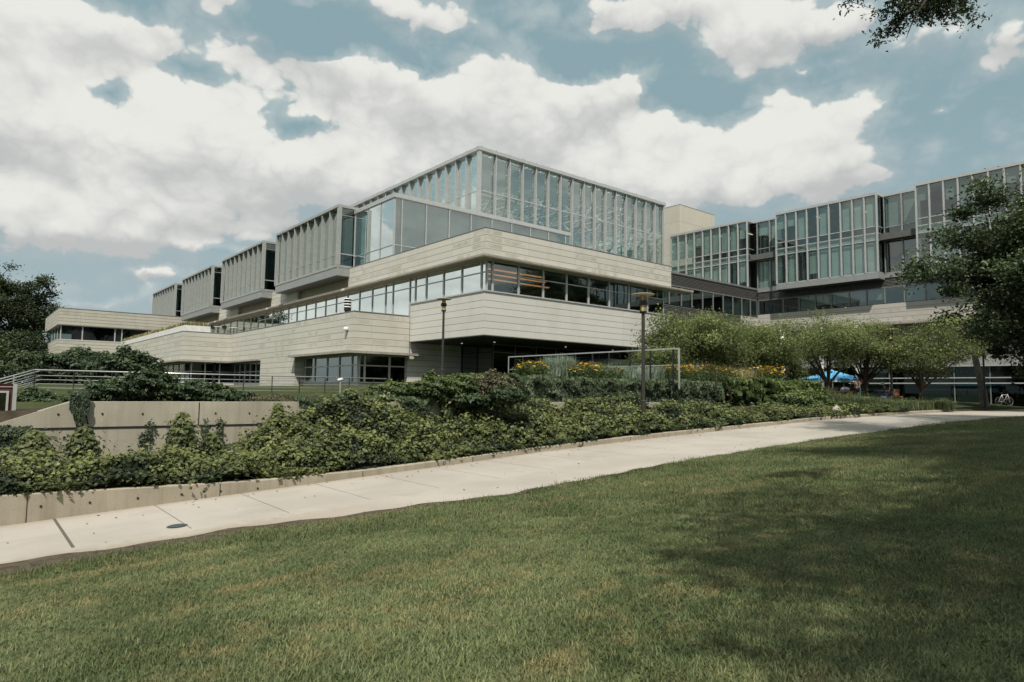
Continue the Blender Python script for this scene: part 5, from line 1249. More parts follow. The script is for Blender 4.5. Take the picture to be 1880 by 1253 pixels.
onwall_shoot(590, 765, 850, 13.2, 60, 2400, 'bright yellowish ivy mound in front of the dark hanging ivy', 25, lean=-10)
onwall_shoot(470, 800, 870, 13.2, 50, 1500, 'low ivy mound left of the upright shoot', 26)
onwall_shoot(60, 800, 870, 13.9, 60, 1900, 'ivy mound at the far left under the sloping wall', 27)
onwall_shoot(715, 752, 820, 14.6, 40, 1500, 'yellow-green ivy shoot at the right edge of the dark hanging ivy', 28)
onwall_shoot(1045, 735, 790, 18.0, 22, 900, 'slim ivy shoot crossing the wall in mid bed', 29)

# ------------------------------------------------------------------ shrubs behind the wall
def shrub_px(name, label, lumps, D, mat, n, leaf, seed, cat='shrub', tintb=0., depth=.7, barkm=None, aspect=.62, group=None):
    L = []
    for px, py, rx, ry in lumps:
        c = at(px, py, D); L.append((c.x, c.y, c.z, M_(rx, D), M_(rx, D) * depth, M_(ry, D)))
    return bush(name, label, cat, L, MT[mat], n, leaf, seed=seed, tintb=tintb, barkm=barkm, aspect=aspect, group=group)
shrub_px('shrub', 'broad dark green shrub rising through the left handrail', [(220, 722, 55, 24), (275, 708, 42, 26), (180, 735, 30, 14)], 20, 'shrubd', 9000, .12, 31, tintb=.1)
shrub_px('shrub', 'low dark green shrub behind the wall right of the tallest shrub', [(360, 722, 50, 20), (420, 732, 42, 14)], 20, 'shrubd', 7000, .12, 32, tintb=.1)
shrub_px('shrub', 'dark glossy shrub behind the sloping wall beside the red board', [(60, 742, 40, 24), (105, 745, 30, 16)], 18.5, 'shrubd', 5000, .11, 33, tintb=.15)
shrub_px('twiggy_shrub', 'low reddish brown twiggy shrub along the wall top left of the dark ivy', [(515, 736, 60, 9), (600, 737, 60, 9)], 19, 'stems', 5200, .07, 34, aspect=.3)
shrub_px('shrub', 'olive green shrub at the end of the handrail', [(725, 722, 45, 18), (700, 730, 30, 12)], 19, 'shrub', 6500, .09, 35, tintb=-.05)
shrub_px('shrub', 'olive green shrub with an upright tip below the far lamp post', [(800, 716, 42, 20), (790, 700, 14, 16), (850, 715, 30, 22)], 19, 'shrub', 7000, .09, 36, tintb=-.05)
shrub_px('twiggy_shrub', 'brownish dried shrub with one tall tip left of the guard rail', [(880, 715, 36, 20), (905, 698, 16, 18), (925, 712, 26, 18)], 19.5, 'stems', 5200, .085, 37, aspect=.45, tintb=.15)
shrub_px('shrub', 'green shrub in front of the brownish dried one', [(935, 728, 36, 14), (870, 735, 40, 10)], 18.8, 'shrubd', 5200, .10, 38, tintb=.15)
# far bushes in front of the left wing
shrub_px('large_bush', 'large dark bush hiding the foot of the left wing', [(150, 680, 62, 34), (110, 695, 40, 26)], 48, 'shrubd', 11000, .26, 39)
shrub_px('large_bush', 'dark bush with feathery top right of the largest bush', [(235, 682, 48, 36), (200, 690, 40, 28), (270, 690, 26, 24)], 46, 'shrubd', 11000, .24, 40)
shrub_px('large_bush', 'dark olive bush at the left edge behind the handrail', [(35, 690, 70, 40), (-30, 680, 60, 60)], 52, 'oak', 9000, .28, 41)

# ------------------------------------------------------------------ trees
p = gnd(28, 118); tree('oak_tree', 'big dark spreading tree beyond the left wing with sky showing through', 'tree', (p.x, p.y, 0), 20.5, 8.0, 6.5, MT['oak'], MT['barkd'], 120, 230, .42, .5, cl_r=1.35, seed=5, lightbias=.2)
p = gnd(-75, 112); tree('oak_tree', 'dark tree cut off by the left edge of the photo', 'tree', (p.x, p.y, 0), 21, 8, 4.5, MT['oak'], MT['barkd'], 90, 230, .42, .5, cl_r=1.5, seed=6, lightbias=.1)
p = gnd(20, 90); tree('oak_tree', 'lower dark tree in front of the big spreading one at the left', 'tree', (p.x, p.y, -.3), 8.6, 5.0, 1.5, MT['oak'], MT['barkd'], 70, 190, .34, .3, cl_r=1.1, seed=7, lightbias=.05)
for lab, px, D, hp, cw, c0, sd, ln in (('rounded light green young tree nearest the stone building corner', 1275, 33, 573, 78, 1.1, 11, (0, 0)), ('light green young tree with a thin upright tip behind the flower bed', 1385, 37, 585, 72, 1.0, 12, (.3, 0)),
                             ('light green multi-limbed tree leaning over the blue tent', 1512, 39, 568, 78, 1.9, 13, (.6, -.2)), ('light green tree with two trunks right of the blue tent', 1590, 42, 585, 62, 2.0, 14, (0, 0)),
                             ('light green tree at the right end of the row with a forked trunk', 1690, 40, 588, 72, 1.7, 15, (.2, 0))):
    b = gnd(px, D)
    if px < 1400: b.z = max(b.z, -.3)
    top = at(px, hp, D).z
    tree('honey_locust_tree', lab, 'tree', tuple(b), top - b.z, M_(cw, D) * 1.42, max(.8, c0 - .8) if px < 1400 else c0 - .2, MT['locust'], MT['bark'], 135 if px < 1400 else 105, 210 if px < 1400 else 185, .12, .13, group='row of young honey locust trees', cl_r=.66, seed=sd, fork=.22 if px > 1400 else .12, lean=ln, multi=2 if sd == 14 else 1, limb=.62, flat=.9)
b = gnd(1340, 36); tree('honey_locust_tree', 'small low light green tree filling the gap in the row behind the flowers', 'tree', tuple(b), at(1340, 612, 36).z - b.z, M_(75, 36), .6, MT['locust'], MT['bark'], 60, 180, .11, .08, group='row of young honey locust trees', cl_r=.6, seed=18, fork=.2)
b = gnd(1215, 31); tree('honey_locust_tree', 'small light green tree with orange tinge behind the near lamp post', 'tree', tuple(b), at(1215, 628, 31).z - b.z, M_(50, 31), .3, MT['locust'], MT['bark'], 45, 160, .10, .07, group='row of young honey locust trees', cl_r=.5, seed=19, fork=.2)
shrub_px('light_green_shrub', 'light green shrub under the row of young trees left of the tent', [(1430, 672, 46, 26), (1465, 690, 22, 16)], 38, 'locust', 5200, .12, 51)
shrub_px('light_green_shrub', 'light green shrub between the first two young trees', [(1330, 668, 40, 24), (1365, 660, 30, 26)], 35.5, 'locust', 5200, .12, 52)
# maple on the right
D = 44; b = gnd(1806, 48); b.z = float(H(b.x, b.y))
c_ = at(1872, 500, 40)
tree('maple_tree', 'large dark leafy maple with a leaning grey trunk at the right edge', 'tree', tuple(b), at(1850, 318, 42).z - b.z, 6.5, 1.7, MT['maple'], MT['barkg'], 270, 360, .25, .26, limbmat=MT['barkd'], cl_r=1.0, seed=23, lean=(-.75, .62), cshift=(c_.x - b.x + 1.8, c_.y - b.y - 1.45), fork=.24, lightbias=.45, limb=.6)
# trees standing beside and behind the camera on the lawn: they throw the shade and reach in with one branch
hd = lambda r, f: (r * BX[0] + f * BX[1], r * AX[0] + f * AX[1])
tx, ty = 6.8, -5.4; gz = float(H(tx, ty))
shade = tree('shade_tree', 'tall lawn tree out of view whose small-leaved branch hangs into the top right corner', 'tree', (tx, ty, gz), 13, 5.2, 6.0, MT['oak'], MT['barkd'], 110, 260, .2, .30, cl_r=1.05, seed=31, cshift=(-1.6, .3), fork=.45)
# overhanging branch
rg = np.random.default_rng(77); rs = random.Random(77)
root = Vector((tx + .8, ty + 1.5, gz + 8.0)); mb = MB(); Pl = []; 
main = [root, at(1800, -230, 6.6), at(1740, -60, 7.4), at(1690, 10, 7.8), at(1640, 45, 8.0)]
mb.tube(main, [.09, .06, .035, .022, .008], 7)
tw_ = []
for (pa, pb, cnt) in (((1740, -60), (1560, -12), 10), ((1735, -50), (1770, 12), 14), ((1690, 10), (1600, 78), 16), ((1700, 0), (1664, 70), 2), ((1720, -20), (1780, 30), 12), ((1690, 10), (1618, 18), 12), ((1700, -5), (1680, 30), 14), ((1720, -20), (1722, 30), 12), ((1735, -40), (1755, 45), 10), ((1700, -10), (1650, 8), 12), ((1740, -70), (1545, 12), 8), ((1735, -50), (1700, 25), 8)):
    a_, b_ = at(pa[0], pa[1], 7.7 + rs.uniform(-.2, .2)), at(pb[0], pb[1], 7.8 + rs.uniform(-.4, .4)); m_ = a_.lerp(b_, .5) + Vector((rs.uniform(-.06, .06), rs.uniform(-.06, .06), rs.uniform(.0, .08)))
    mb.tube([a_, m_, b_], [.014, .009, .003], 5)
    for k in range(cnt * 4):
        s = rs.uniform(.3, 1.0); q = (a_.lerp(m_, s * 2) if s < .5 else m_.lerp(b_, s * 2 - 1)); e_ = q + Vector((rs.gauss(0, .09), rs.gauss(0, .09), rs.uniform(-.16, .06)))
        if k % 3 == 0: mb.tube([q, e_], [.004, .0015], 4)
        for j in range(6 if cnt > 2 else 0): Pl.append(q.lerp(e_, rs.uniform(.3, 1.15)) + Vector((rs.gauss(0, .022), rs.gauss(0, .022), rs.gauss(0, .022))))
mb.build('overhanging_branch', MT['barkd'], shade, smooth=True)
leaf_mesh('branch_leaves', np.array([tuple(v) for v in Pl]), rg.normal(size=(len(Pl), 3)) * .8 + np.array([0, 0, .6]), .062 * rg.uniform(.5, 1.2, len(Pl)), rg.uniform(0, .6, len(Pl)), MT['oak'], shade, .42)
tx, ty = 18.0, -3.6; gz = float(H(tx, ty))
tree('shade_tree', 'second lawn tree standing out of view to the right that shades the upper lawn', 'tree', (tx, ty, gz), 23.5, 6.2, 13.5, MT['oak'], MT['barkd'], 150, 260, .24, .3, cl_r=1.25, seed=33, fork=.4)
tx, ty = 11.0, -4.6; gz = float(H(tx, ty))
tree('shade_tree', 'third lawn tree standing out of view between the other two', 'tree', (tx, ty, gz), 19, 5.4, 10.5, MT['oak'], MT['barkd'], 130, 260, .22, .3, cl_r=1.15, seed=35, fork=.45)

tx, ty = 27.5, -2.4; gz = float(H(tx, ty))
tree('shade_tree', 'farthest lawn tree standing out of view to the right of the upper lawn', 'tree', (tx, ty, gz), 22.5, 6.4, 12.5, MT['oak'], MT['barkd'], 150, 250, .24, .3, cl_r=1.2, seed=37, fork=.45)

tx, ty = 2.6, -5.6; gz = float(H(tx, ty))
tree('shade_tree', 'lawn tree standing out of view just behind the photographer', 'tree', (tx, ty, gz), 12.5, 3.5, 7.0, MT['oak'], MT['barkd'], 60, 260, .2, .24, cl_r=.85, seed=41, cshift=(-.9, .7), fork=.5)

# ------------------------------------------------------------------ railings
hr = thing('handrail', 'long silver handrail with horizontal bars above the retaining wall', 'railing', (1.95, 30, -.4))
YR = 30.0; zr = [onY(63, v, YR).z for v in (679.3, 689.5, 697.2, 705, 712.6, 720.4)]; xr0 = onY(63, 690, YR).x; xr1 = 16.5
for k, z in enumerate(zr):
    r_ = .027 if k == 0 else .014
    mb = MB(); mb.tube([(xr0, YR, z), (xr1, YR, z)], r_, 8); mb.build('rail', MT['steel'], hr, smooth=True)
    mb = MB(); mb.tube([(xr0 - .001, YR, z), (xr0 - 3.6, YR, z - 1.35)], r_, 8); mb.build('stair_rail', MT['steel'], hr, smooth=True)
    mb = MB(); mb.tube([(xr0 + .3, YR + 1.8, z), (xr0 - 3.3, YR + 1.8, z - 1.35)], r_, 8); mb.build('rear_stair_rail', MT['steel'], hr, smooth=True)
for px in (63, 135, 205, 270, 330, 390, 447, 499.6, 550, 596.8, 641.5, 686, 730):
    x = onY(px, 700, YR).x; mb = MB(); mb.box(x - .012, x + .012, YR - .03, YR + .03, float(H(x, YR)) - .1, zr[0] - .02); mb.build('post', MT['black'], hr)
for k in range(3):
    x = xr0 - .6 - k * 1.1; mb = MB(); mb.box(x - .02, x + .02, YR - .03, YR + .03, zr[0] - 1.35 * (xr0 - x) / 3.6 - 1.1, zr[0] - 1.35 * (xr0 - x) / 3.6); mb.build('post', MT['steel'], hr)
gr_ = thing('guard_rail', 'square-section guard rail with one mid bar above the yellow flower bed', 'railing', (22, 16.2, .45))
XG = 22.0; ysg = [26.9, 25.8, 24.2, 23.1, 22.0, 20.9, 19.9, 18.7, 17.6, 16.45]
mb = MB(); mb.box(XG - .03, XG + .03, 16.15, 26.95, 1.80, 1.85); mb.build('top_rail', MT['steel'], gr_)
mb = MB(); mb.box(XG - .015, XG + .015, 16.2, 26.9, 1.15, 1.18); mb.build('mid_rail', MT['steel'], gr_)
for y in (16.17, 26.93): mb = MB(); mb.box(XG - .028, XG + .028, y - .028, y + .028, .2, 1.80); mb.build('end_post', MT['steel'], gr_)
for y in ysg: mb = MB(); mb.box(XG - .02, XG + .02, y - .035, y + .035, .2, 1.79); mb.build('post', MT['black'], gr_)

# ------------------------------------------------------------------ lamp posts
def lamp_post(base, h, label, full=True):
    x, y, z = base; t = thing('lamp_post', label, 'lamp post', base, 'lamp posts with disc tops')
    mb = MB(); mb.lathe((x, y, z), [(.085, -.4), (.085, .95), (.095, .97), (.095, 1.0), (.062, 1.03), (.058, h - .62)], 16); mb.build('pole', MT['post'], t, smooth=False)
    mb = MB(); mb.lathe((x, y, z + h - .64), [(0, 0), (.105, .0), (.13, .03), (.13, .06), (0, .06)], 20); mb.build('collar', MT['black'], t)
    mb = MB(); mb.lathe((x, y, z + h - .58), [(.085, 0), (.09, .02), (.09, .22), (.085, .24)], 20); mb.build('lower_diffuser', MT['lampy'], t, smooth=True)
    mb = MB()
    for k in range(6): a = k * math.pi / 3; mb.tube([(x + .10 * math.cos(a), y + .10 * math.sin(a), z + h - .6), (x + .10 * math.cos(a), y + .10 * math.sin(a), z + h - .02)], .010, 5)
    mb.build('cage', MT['black'], t)
    mb = MB(); mb.lathe((x, y, z + h - .36), [(.0, 0), (.14, .0), (.15, .02), (.15, .12), (.14, .14), (0, .14)], 22); mb.build('band', MT['black'], t)
    mb = MB(); mb.lathe((x, y, z + h - .22), [(.08, 0), (.085, .02), (.085, .2)], 20); mb.build('upper_diffuser', MT['lampy'], t, smooth=True)
    mb = MB(); mb.lathe((x, y, z + h - .04), [(0, .0), (.25, .005), (.375, .025), (.39, .035), (.38, .045), (.25, .06), (0, .075)], 36); mb.build('disc', MT['lampd'], t, smooth=True)
    return t
b = at(1181, 745, 22.3); zt1 = at(1179, 541, 22.3).z; lamp_post((b.x, b.y, zt1 - 4.6), 4.6, 'nearest lamp post with pale disc top rising from the ivy bed')
b = at(812, 690, 33.5); zt2 = at(815.5, 549.5, 33.5).z; lamp_post((b.x, b.y, zt2 - 4.6), 4.6, 'lamp post standing before the dark entrance recess')
b = gnd(1637, 40); lamp_post((b.x, b.y, b.z), 4.6, 'lamp post half hidden in the light green trees')
b = gnd(1807, 45.5); lamp_post((b.x, b.y, b.z), 4.6, 'rightmost lamp post beside the maple trunk')
MB().box(b.x - .45, b.x + .45, b.y - .45, b.y + .45, b.z - .2, b.z + .04).build('lamp_base', MT['kerb'], None) if False else None

# ------------------------------------------------------------------ information board at the left edge
bp0 = onY(-60, 700, 17.1); bp1 = onY(32, 706, 17.1)
sg = thing('notice_board', 'dark red notice board with a pale frame at the left edge', 'notice board', (bp1.x, 17.1, -1.2))
zt3 = onY(20, 706, 17.1).z; x1 = bp1.x; x0 = x1 - 1.5
MB().box(x0, x1 - .07, 17.1, 17.16, -1.1, zt3).build('board', MT['redb'], sg)
MB().box(x1 - .068, x1, 17.08, 17.18, -1.2, zt3 + .015).build('frame_post', MT['alu'], sg)
MB().box(x0, x1 - .07, 17.085, 17.17, zt3 - .0, zt3 + .012).build('top_trim', MT['redb'], sg)
MB().box(x0, x1 - .07, 17.08, 17.098, zt3 - .06, zt3 - .045).build('trim_line', MT['alu'], sg)
xi = onY(15, 740, 17.1).x; zi = onY(15, 718, 17.1).z
fr = MB(); fr.box(x0 + .1, xi, 17.06, 17.098, zi - .04, zi); fr.box(xi - .04, xi, 17.06, 17.098, -1.1, zi - .04); fr = fr.build('inner_frame', MT['alu'], sg)
g = MB(); g.quad((x0 + .1, 17.085, -1.1), (xi - .045, 17.085, -1.1), (xi - .045, 17.085, zi - .045), (x0 + .1, 17.085, zi - .045)); g.build('glass_cover', MT['glassd'], sg)

# floodlight on the grass terrace
b = at(625, 705, 31); zb = float(H(b.x, b.y)); zt4 = at(625, 697.5, 31).z
fl = thing('floodlight', 'small white floodlight on a grey stub before the ground floor windows', 'floodlight', (b.x, b.y, zb))
MB().tube([(b.x, b.y, zb - .1), (b.x, b.y, zt4 - .08)], .045, 10).build('stub', MT['alu2'], fl)
mb = MB(); mb.tube([(b.x - .14, b.y, zt4 - .02), (b.x + .10, b.y + .02, zt4 + .02)], [.055, .075], 12); mb.build('head', MT['white'], fl, smooth=True)
mb = MB(); mb.beam((b.x, b.y, zt4 - .1), (b.x, b.y, zt4 - .03), .03); mb.build('bracket', MT['alu'], fl)

# ------------------------------------------------------------------ flower bed behind the guard rail
def flower_plant(px, D, zb, w, h, nf, label, seed, pet='petal', green='shrub', leaves=1400):
    rg = np.random.default_rng(seed); b = at(px, 700, D); t = thing('coneflower_plant', label, 'flowers', (b.x, b.y, zb), 'yellow coneflower plants in the raised bed')
    n = leaves; d = rg.normal(size=(n, 3)) * np.array([w * .45, w * .45, h * .28]); P_ = d + np.array([b.x, b.y, zb + h * .42]); P_[:, 2] = np.maximum(P_[:, 2], zb + .02)
    leaf_mesh('foliage', P_, rg.normal(size=(n, 3)) * .6 + np.array([0, 0, .7]), .085 * rg.uniform(.6, 1.3, n), rg.uniform(.1, .8, n), MT[green], t, .4)
    mb = MB(); sd = MB(); st = MB()
    for k in range(nf):
        x, y = b.x + rg.normal() * w * .5, b.y + rg.normal() * w * .5; z = zb + h * rg.uniform(.62, 1.08); r_ = rg.uniform(.045, .07)
        ax = rg.uniform(-.5, .5, 2); m = 9
        for j in range(m):
            a0, a1 = j / m * 6.283, (j + .62) / m * 6.283; am = (a0 + a1) / 2
            pt = lambda a, r: (x + r * math.cos(a), y + r * math.sin(a), z - r * .25 + r * (math.cos(a) * ax[0] + math.sin(a) * ax[1]))
            mb.quad(pt(am, r_ * .15), pt(a0, r_ * .75), pt(am, r_ * 1.15), pt(a1, r_ * .75))
        sd.lathe((x, y, z), [(r_ * .32, -.005), (r_ * .28, .02), (0, .028)], 7)
        st.tube([(x, y, z), (x + rg.normal() * .04, y + rg.normal() * .04, zb + .1)], .004, 4, False)
    mb.build('petals', MT[pet], t); sd.build('flower_centres', MT['seed'], t); st.build('flower_stems', MT['shrub'], t); return t
zb_ = .46
NEW_D = lambda px, k: (lambda v: v.x * fw_h[0] + v.y * fw_h[1])(onY(px, 700, 17.75 + k))
FL = [(962, 24.6, .35, .55, 26, 'small coneflower clump at the left end of the guard rail'), (985, 24.4, .5, .62, 60, 'bright coneflower clump near the left end of the guard rail'), (1052, 24.6, .4, .5, 24, 'sparse coneflower clump left of the brightest one'),
      (1075, 24.3, .5, .62, 70, 'brightest coneflower clump in the middle of the guard rail'), (1098, 25.5, .4, .6, 40, 'coneflower clump right of the brightest one'), (1128, 26, .5, .55, 22, 'sparse coneflower clump left of the near lamp post'),
      (1232, 25.6, .45, .7, 55, 'coneflower clump at the right end of the guard rail'), (1252, 26.2, .4, .7, 40, 'coneflower clump just right of the guard rail end'), (1275, 27, .6, .75, 50, 'coneflower clump among the grey-green plants'), (1302, 28, .6, .8, 60, 'taller coneflower clump beside the straw grasses'),
      (1335, 28.5, .6, .75, 45, 'coneflower clump right of the straw grasses'), (1395, 29.5, .55, .85, 75, 'bright coneflower clump on top of the ivy hedge end'), (1420, 29.6, .6, .85, 90, 'rightmost bright coneflower clump above the ivy hedge')]
for i, (px, D, w_, h_, nf, lab) in enumerate(FL):
    D2 = NEW_D(px, .15 * (i % 3)); s_ = max(1, D2 / D)
    flower_plant(px, D2, zb_, w_ * s_, h_ * s_, nf, lab, 60 + i, 'petalo' if i in (9,) else 'petal')
def tall_plant(px, D, w, h, n, mat, label, seed, name='feathery_plant', cat='plant', bw=.006, group=None, z=None):
    rg = np.random.default_rng(seed); b = at(px, 700, D); zb = float(H(b.x, b.y)) if z is None else z
    t = thing(name, label, cat, (b.x, b.y, zb), group)
    P_ = np.stack([b.x + rg.normal(size=n) * w * .4, b.y + rg.normal(size=n) * w * .4, np.full(n, zb)], 1)
    blades('blades', P_, h * rg.uniform(.5, 1.1, n), bw, rg.uniform(.5, 1.25, n) if cat == 'ornamental grass' else rg.uniform(.05, .6, n), rg.uniform(0, 1, n), MT[mat], t)
    m = n // 2; v = rg.uniform(.35, 1, m); P2 = np.stack([b.x + rg.normal(size=m) * w * .55 * v, b.y + rg.normal(size=m) * w * .55 * v, zb + h * v * rg.uniform(.6, 1.05, m)], 1)
    leaf_mesh('leaflets', P2, rg.normal(size=(m, 3)) + np.array([0, 0, .5]), .06 * rg.uniform(.5, 1.3, m), rg.uniform(.1, .9, m), MT[mat], t, .3, up=np.array([0, 0, 1.5]))
    return t
for i, (px, D, w_, h_, mt_, lab) in enumerate([(1008, 25.5, .3, .95, 'grey', 'grey-leaved spire plant behind the left coneflowers'), (1028, 25.6, .35, 1.05, 'grey', 'tallest grey-leaved spire plant behind the guard rail'), (1043, 25.4, .25, 1.0, 'grey', 'grey-leaved spire plant leaning right'),
        (1012, 24.9, .7, .7, 'grey', 'grey-green feathery plant between the left coneflower clumps'), (1100, 26.5, .9, .8, 'grey', 'wide grey-green feathery plant behind the brightest coneflowers'), (1145, 27, .9, .8, 'grey', 'grey-green feathery plant left of the near lamp post'), (1200, 27, .9, .8, 'grey', 'grey-green feathery plant right of the near lamp post'),
        (1268, 27.5, 1.0, 1.0, 'grey', 'grey-green feathery plant right of the guard rail end'), (1318, 28.0, .9, .95, 'strawb', 'straw-coloured grass clump in the flower bed'), (1290, 28.4, .6, .95, 'strawb', 'thin straw-coloured grass clump among the coneflowers'), (1355, 29.2, .9, .9, 'strawb', 'faded straw grass clump left of the rightmost coneflowers'), (1370, 29.6, .9, .85, 'grey', 'grey-green feathery plant before the rightmost coneflowers')]):
    D2 = NEW_D(px, .9 + .1 * (i % 3)); s_ = max(1, D2 / D)
    tall_plant(px, D2, w_ * s_, h_ * s_, 1500, mt_, lab, 90 + i, z=zb_)
q = 22000; x = rng.uniform(14.4, 34, q); y = rng.uniform(17.4, 22.5, q); keep = fbm(x, y, 44, 1.0) > .38
o = leaf_mesh('bed_planting', np.stack([x, y, .46 + rng.random(q) * .34 * fbm(x, y, 45, .8)], 1)[keep], (rng.normal(size=(q, 3)) * .6 + np.array([0, -.2, .8]))[keep], (.10 * rng.uniform(.6, 1.3, q))[keep], rng.uniform(.1, .9, q)[keep], MT['shrub'], None, .4)
tag(o, 'mixed low green planting filling the raised flower bed', 'planting', kind='stuff')

# ornamental grasses and boulders by the trees
for i, (px, D, w_, h_) in enumerate([(1500, 36, 1.3, .75), (1530, 37, 1.4, .85), (1560, 35.5, 1.4, .9), (1588, 36.5, 1.4, .85), (1612, 35.5, 1.3, .75), (1640, 36.5, 1.2, .7), (1668, 37.5, 1.2, .75), (1698, 38.5, 1.0, .6), (1728, 38, .7, .75), (1545, 34.5, 1.0, .55), (1600, 34.6, 1.2, .5)]):
    lab = ['dark ornamental grass clump at the hedge end', 'ornamental grass clump at the foot of the leaning tree', 'tall ornamental grass clump behind the white boulder', 'tall ornamental grass clump in the middle of the bed', 'pale green ornamental grass clump before the two trunks',
           'ornamental grass clump just left of the hidden lamp post foot', 'dark ornamental grass clump right of the hidden lamp post foot', 'low ornamental grass clump under the rightmost small tree', 'small dark ornamental grass tuft at the right end of the bed', 'short grass clump beside the white boulder', 'short bright grass clump along the kerb'][i]
    tall_plant(px, D, w_ * .8, h_ * .95, 3600, 'gblade', lab, 120 + i, 'ornamental_grass', 'ornamental grass', .008, 'ornamental grass clumps along the kerb')
def boulder(px, D, w, h, label, seed, zoff=0):
    b = gnd(px, D) if D > 32 else onY(px, 757, 14.25)
    b.z = float(P(b.x)) + .12 if D < 32 else b.z
    rs = random.Random(seed); mb = MB(); n1, n2 = 16, 8; k0 = 0
    for i in range(n2 + 1):
        for j in range(n1):
            a = j / n1 * 6.283; v = i / n2 * math.pi * .62
            s = 1 + .10 * math.sin(a * 2 + seed) + .07 * math.sin(a * 3 + v * 4) + rs.uniform(-.02, .02)
            mb.v.append((b.x + w / 2 * math.sin(v) * math.cos(a) * s, b.y + w / 2.4 * math.sin(v) * math.sin(a) * s, b.z + zoff + h * (math.cos(v) - .1) * (s if i else 1)))
    for i in range(n2):
        for j in range(n1): mb.f.append((i * n1 + j, i * n1 + (j + 1) % n1, (i + 1) * n1 + (j + 1) % n1, (i + 1) * n1 + j)); mb.mi.append(0)
    o = mb.build('boulder', MT['rock'], None, smooth=True, org=(b.x, b.y, b.z)); tag(o, label, 'boulder')
boulder(1535, 31.5, .62, .46, 'small pale rounded boulder at the kerb before the grasses', 1)
boulder(1592, 41, .9, .42, 'larger grey boulder behind the grasses below the navy table', 2)
boulder(1492, 41, 1.2, .45, 'low flat boulder behind the hedge end', 3)
boulder(1608, 42, .9, .38, 'rounded boulder right of the two trunks', 4)

# ------------------------------------------------------------------ tent and stall
def text_mesh(body, size, loc, rot, mat, parent, name='lettering', ext=.004):
    cu = bpy.data.curves.new(name, 'FONT'); cu.body = body; cu.size = size; cu.extrude = ext; cu.align_x = 'CENTER'
    ob = bpy.data.objects.new(name, cu); COL.objects.link(ob); dg = bpy.context.evaluated_depsgraph_get(); dg.update()
    me = bpy.data.meshes.new_from_object(ob.evaluated_get(dg)); bpy.data.objects.remove(ob)
    me.materials.clear(); me.materials.append(mat); o = bpy.data.objects.new(name, me); link(o, parent); o.location = Vector(loc) - ORG[parent]; o.rotation_euler = rot; return o
DT = 47.0; bt = gnd(1527, DT); zg_ = bt.z
rt = Vector((BX[0], AX[0], 0)); fwv = Vector((BX[1], AX[1], 0))      # across and along the view
yaw = math.atan2(rt.y, rt.x)
def L(r, f, z): return bt + rt * r + fwv * f + Vector((0, 0, z))
tn = thing('canopy_tent', 'bright blue pop-up canopy tent on white legs under the trees', 'tent', tuple(bt))
hw = 1.72; ze = at(1520, 696, DT).z - zg_; zp = at(1520, 679, DT).z - zg_
mb = MB(); pk = L(0, 0, zp)
cs = [L(-hw, -hw, ze), L(hw, -hw, ze), L(hw, hw, ze), L(-hw, hw, ze)]
for a_, b_ in zip(cs, cs[1:] + cs[:1]):
    m1, m2 = a_.lerp(pk, .5) - Vector((0, 0, .07)), b_.lerp(pk, .5) - Vector((0, 0, .07)); mb.quad(a_, b_, m2, m1); mb.poly([m1, m2, pk])
mb.build('roof_fabric', MT['tent'], tn)
mb = MB()
for a_, b_ in zip(cs, cs[1:] + cs[:1]): mb.quad(a_, b_, b_ - Vector((0, 0, .16)), a_ - Vector((0, 0, .16)))
mb.build('valance', MT['tent'], tn)
mb = MB()
for a_, b_ in zip(cs, cs[1:] + cs[:1]): mb.quad(a_ - Vector((0, 0, .162)), b_ - Vector((0, 0, .162)), b_ - Vector((0, 0, .23)), a_ - Vector((0, 0, .23)))
mb.build('valance_hem', MT['tentw'], tn)
for r_, f_ in ((-hw + .05, -hw + .05), (hw - .9, -hw + .05), (hw - .05, hw - .05), (-hw + .05, hw - .05)):
    mb = MB(); mb.tube([L(r_, f_, ze - .05), L(r_ + (.06 if r_ > 0 else 0), f_, 0)], .035, 6); mb.build('leg', MT['white'], tn)
mb = MB()
for s in (0, .09, .18):
    mb.cur = [0, 1, 0][int(s / .08)]; 
    for k in range(8):
        a0, a1 = math.pi + k / 8 * math.pi, math.pi + (k + 1) / 8 * math.pi; r0_, r1_ = .38 - s, .38 - s - .085
        q_ = lambda a, r: L(hw - .55 + r * math.cos(a), -hw - .02, ze - .05 + r * .75 * math.sin(a)); mb.quad(q_(a0, r0_), q_(a1, r0_), q_(a1, r1_), q_(a0, r1_))
mb.build('bunting', [MT['red'], MT['tentw']], tn)
# red stall
st = thing('stall_table', 'folding stall table wrapped in a red and yellow lettered banner', 'stall', tuple(L(-.9, -2.2, 0)))
def slab(r0, r1, f0, f1, z0, z1, mb=None):
    mb = mb or MB(); c = [L(r0, f0, z0), L(r1, f0, z0), L(r1, f1, z0), L(r0, f1, z0)]; d = [v + Vector((0, 0, z1 - z0)) for v in c]
    mb.poly(c[::-1]); mb.poly(d)
    for i in range(4): mb.quad(c[i], c[(i + 1) % 4], d[(i + 1) % 4], d[i])
    return mb
slab(-1.55, .30, -2.2, -1.6, .68, .73).build('tabletop', MT['white'], st)
slab(-1.55, .05, -2.22, -2.205, .28, .70).build('red_banner', MT['red'], st)
slab(.052, .32, -2.22, -2.205, .22, .74).build('yellow_banner', MT['yellow'], st)
for r_ in (-1.5, .25):
    for f_ in (-2.15, -1.65): mb = MB(); mb.tube([L(r_, f_, 0), L(r_, f_, .68)], .018, 6); mb.build('leg', MT['alu'], st)
text_mesh('Dmov', .34, L(-.62, -2.24, .34), (math.pi / 2, 0, yaw), MT['yellow'], st)
text_mesh('local food', .12, L(-1.0, -2.24, .30), (math.pi / 2, 0, yaw), MT['tentw'], st) if False else None
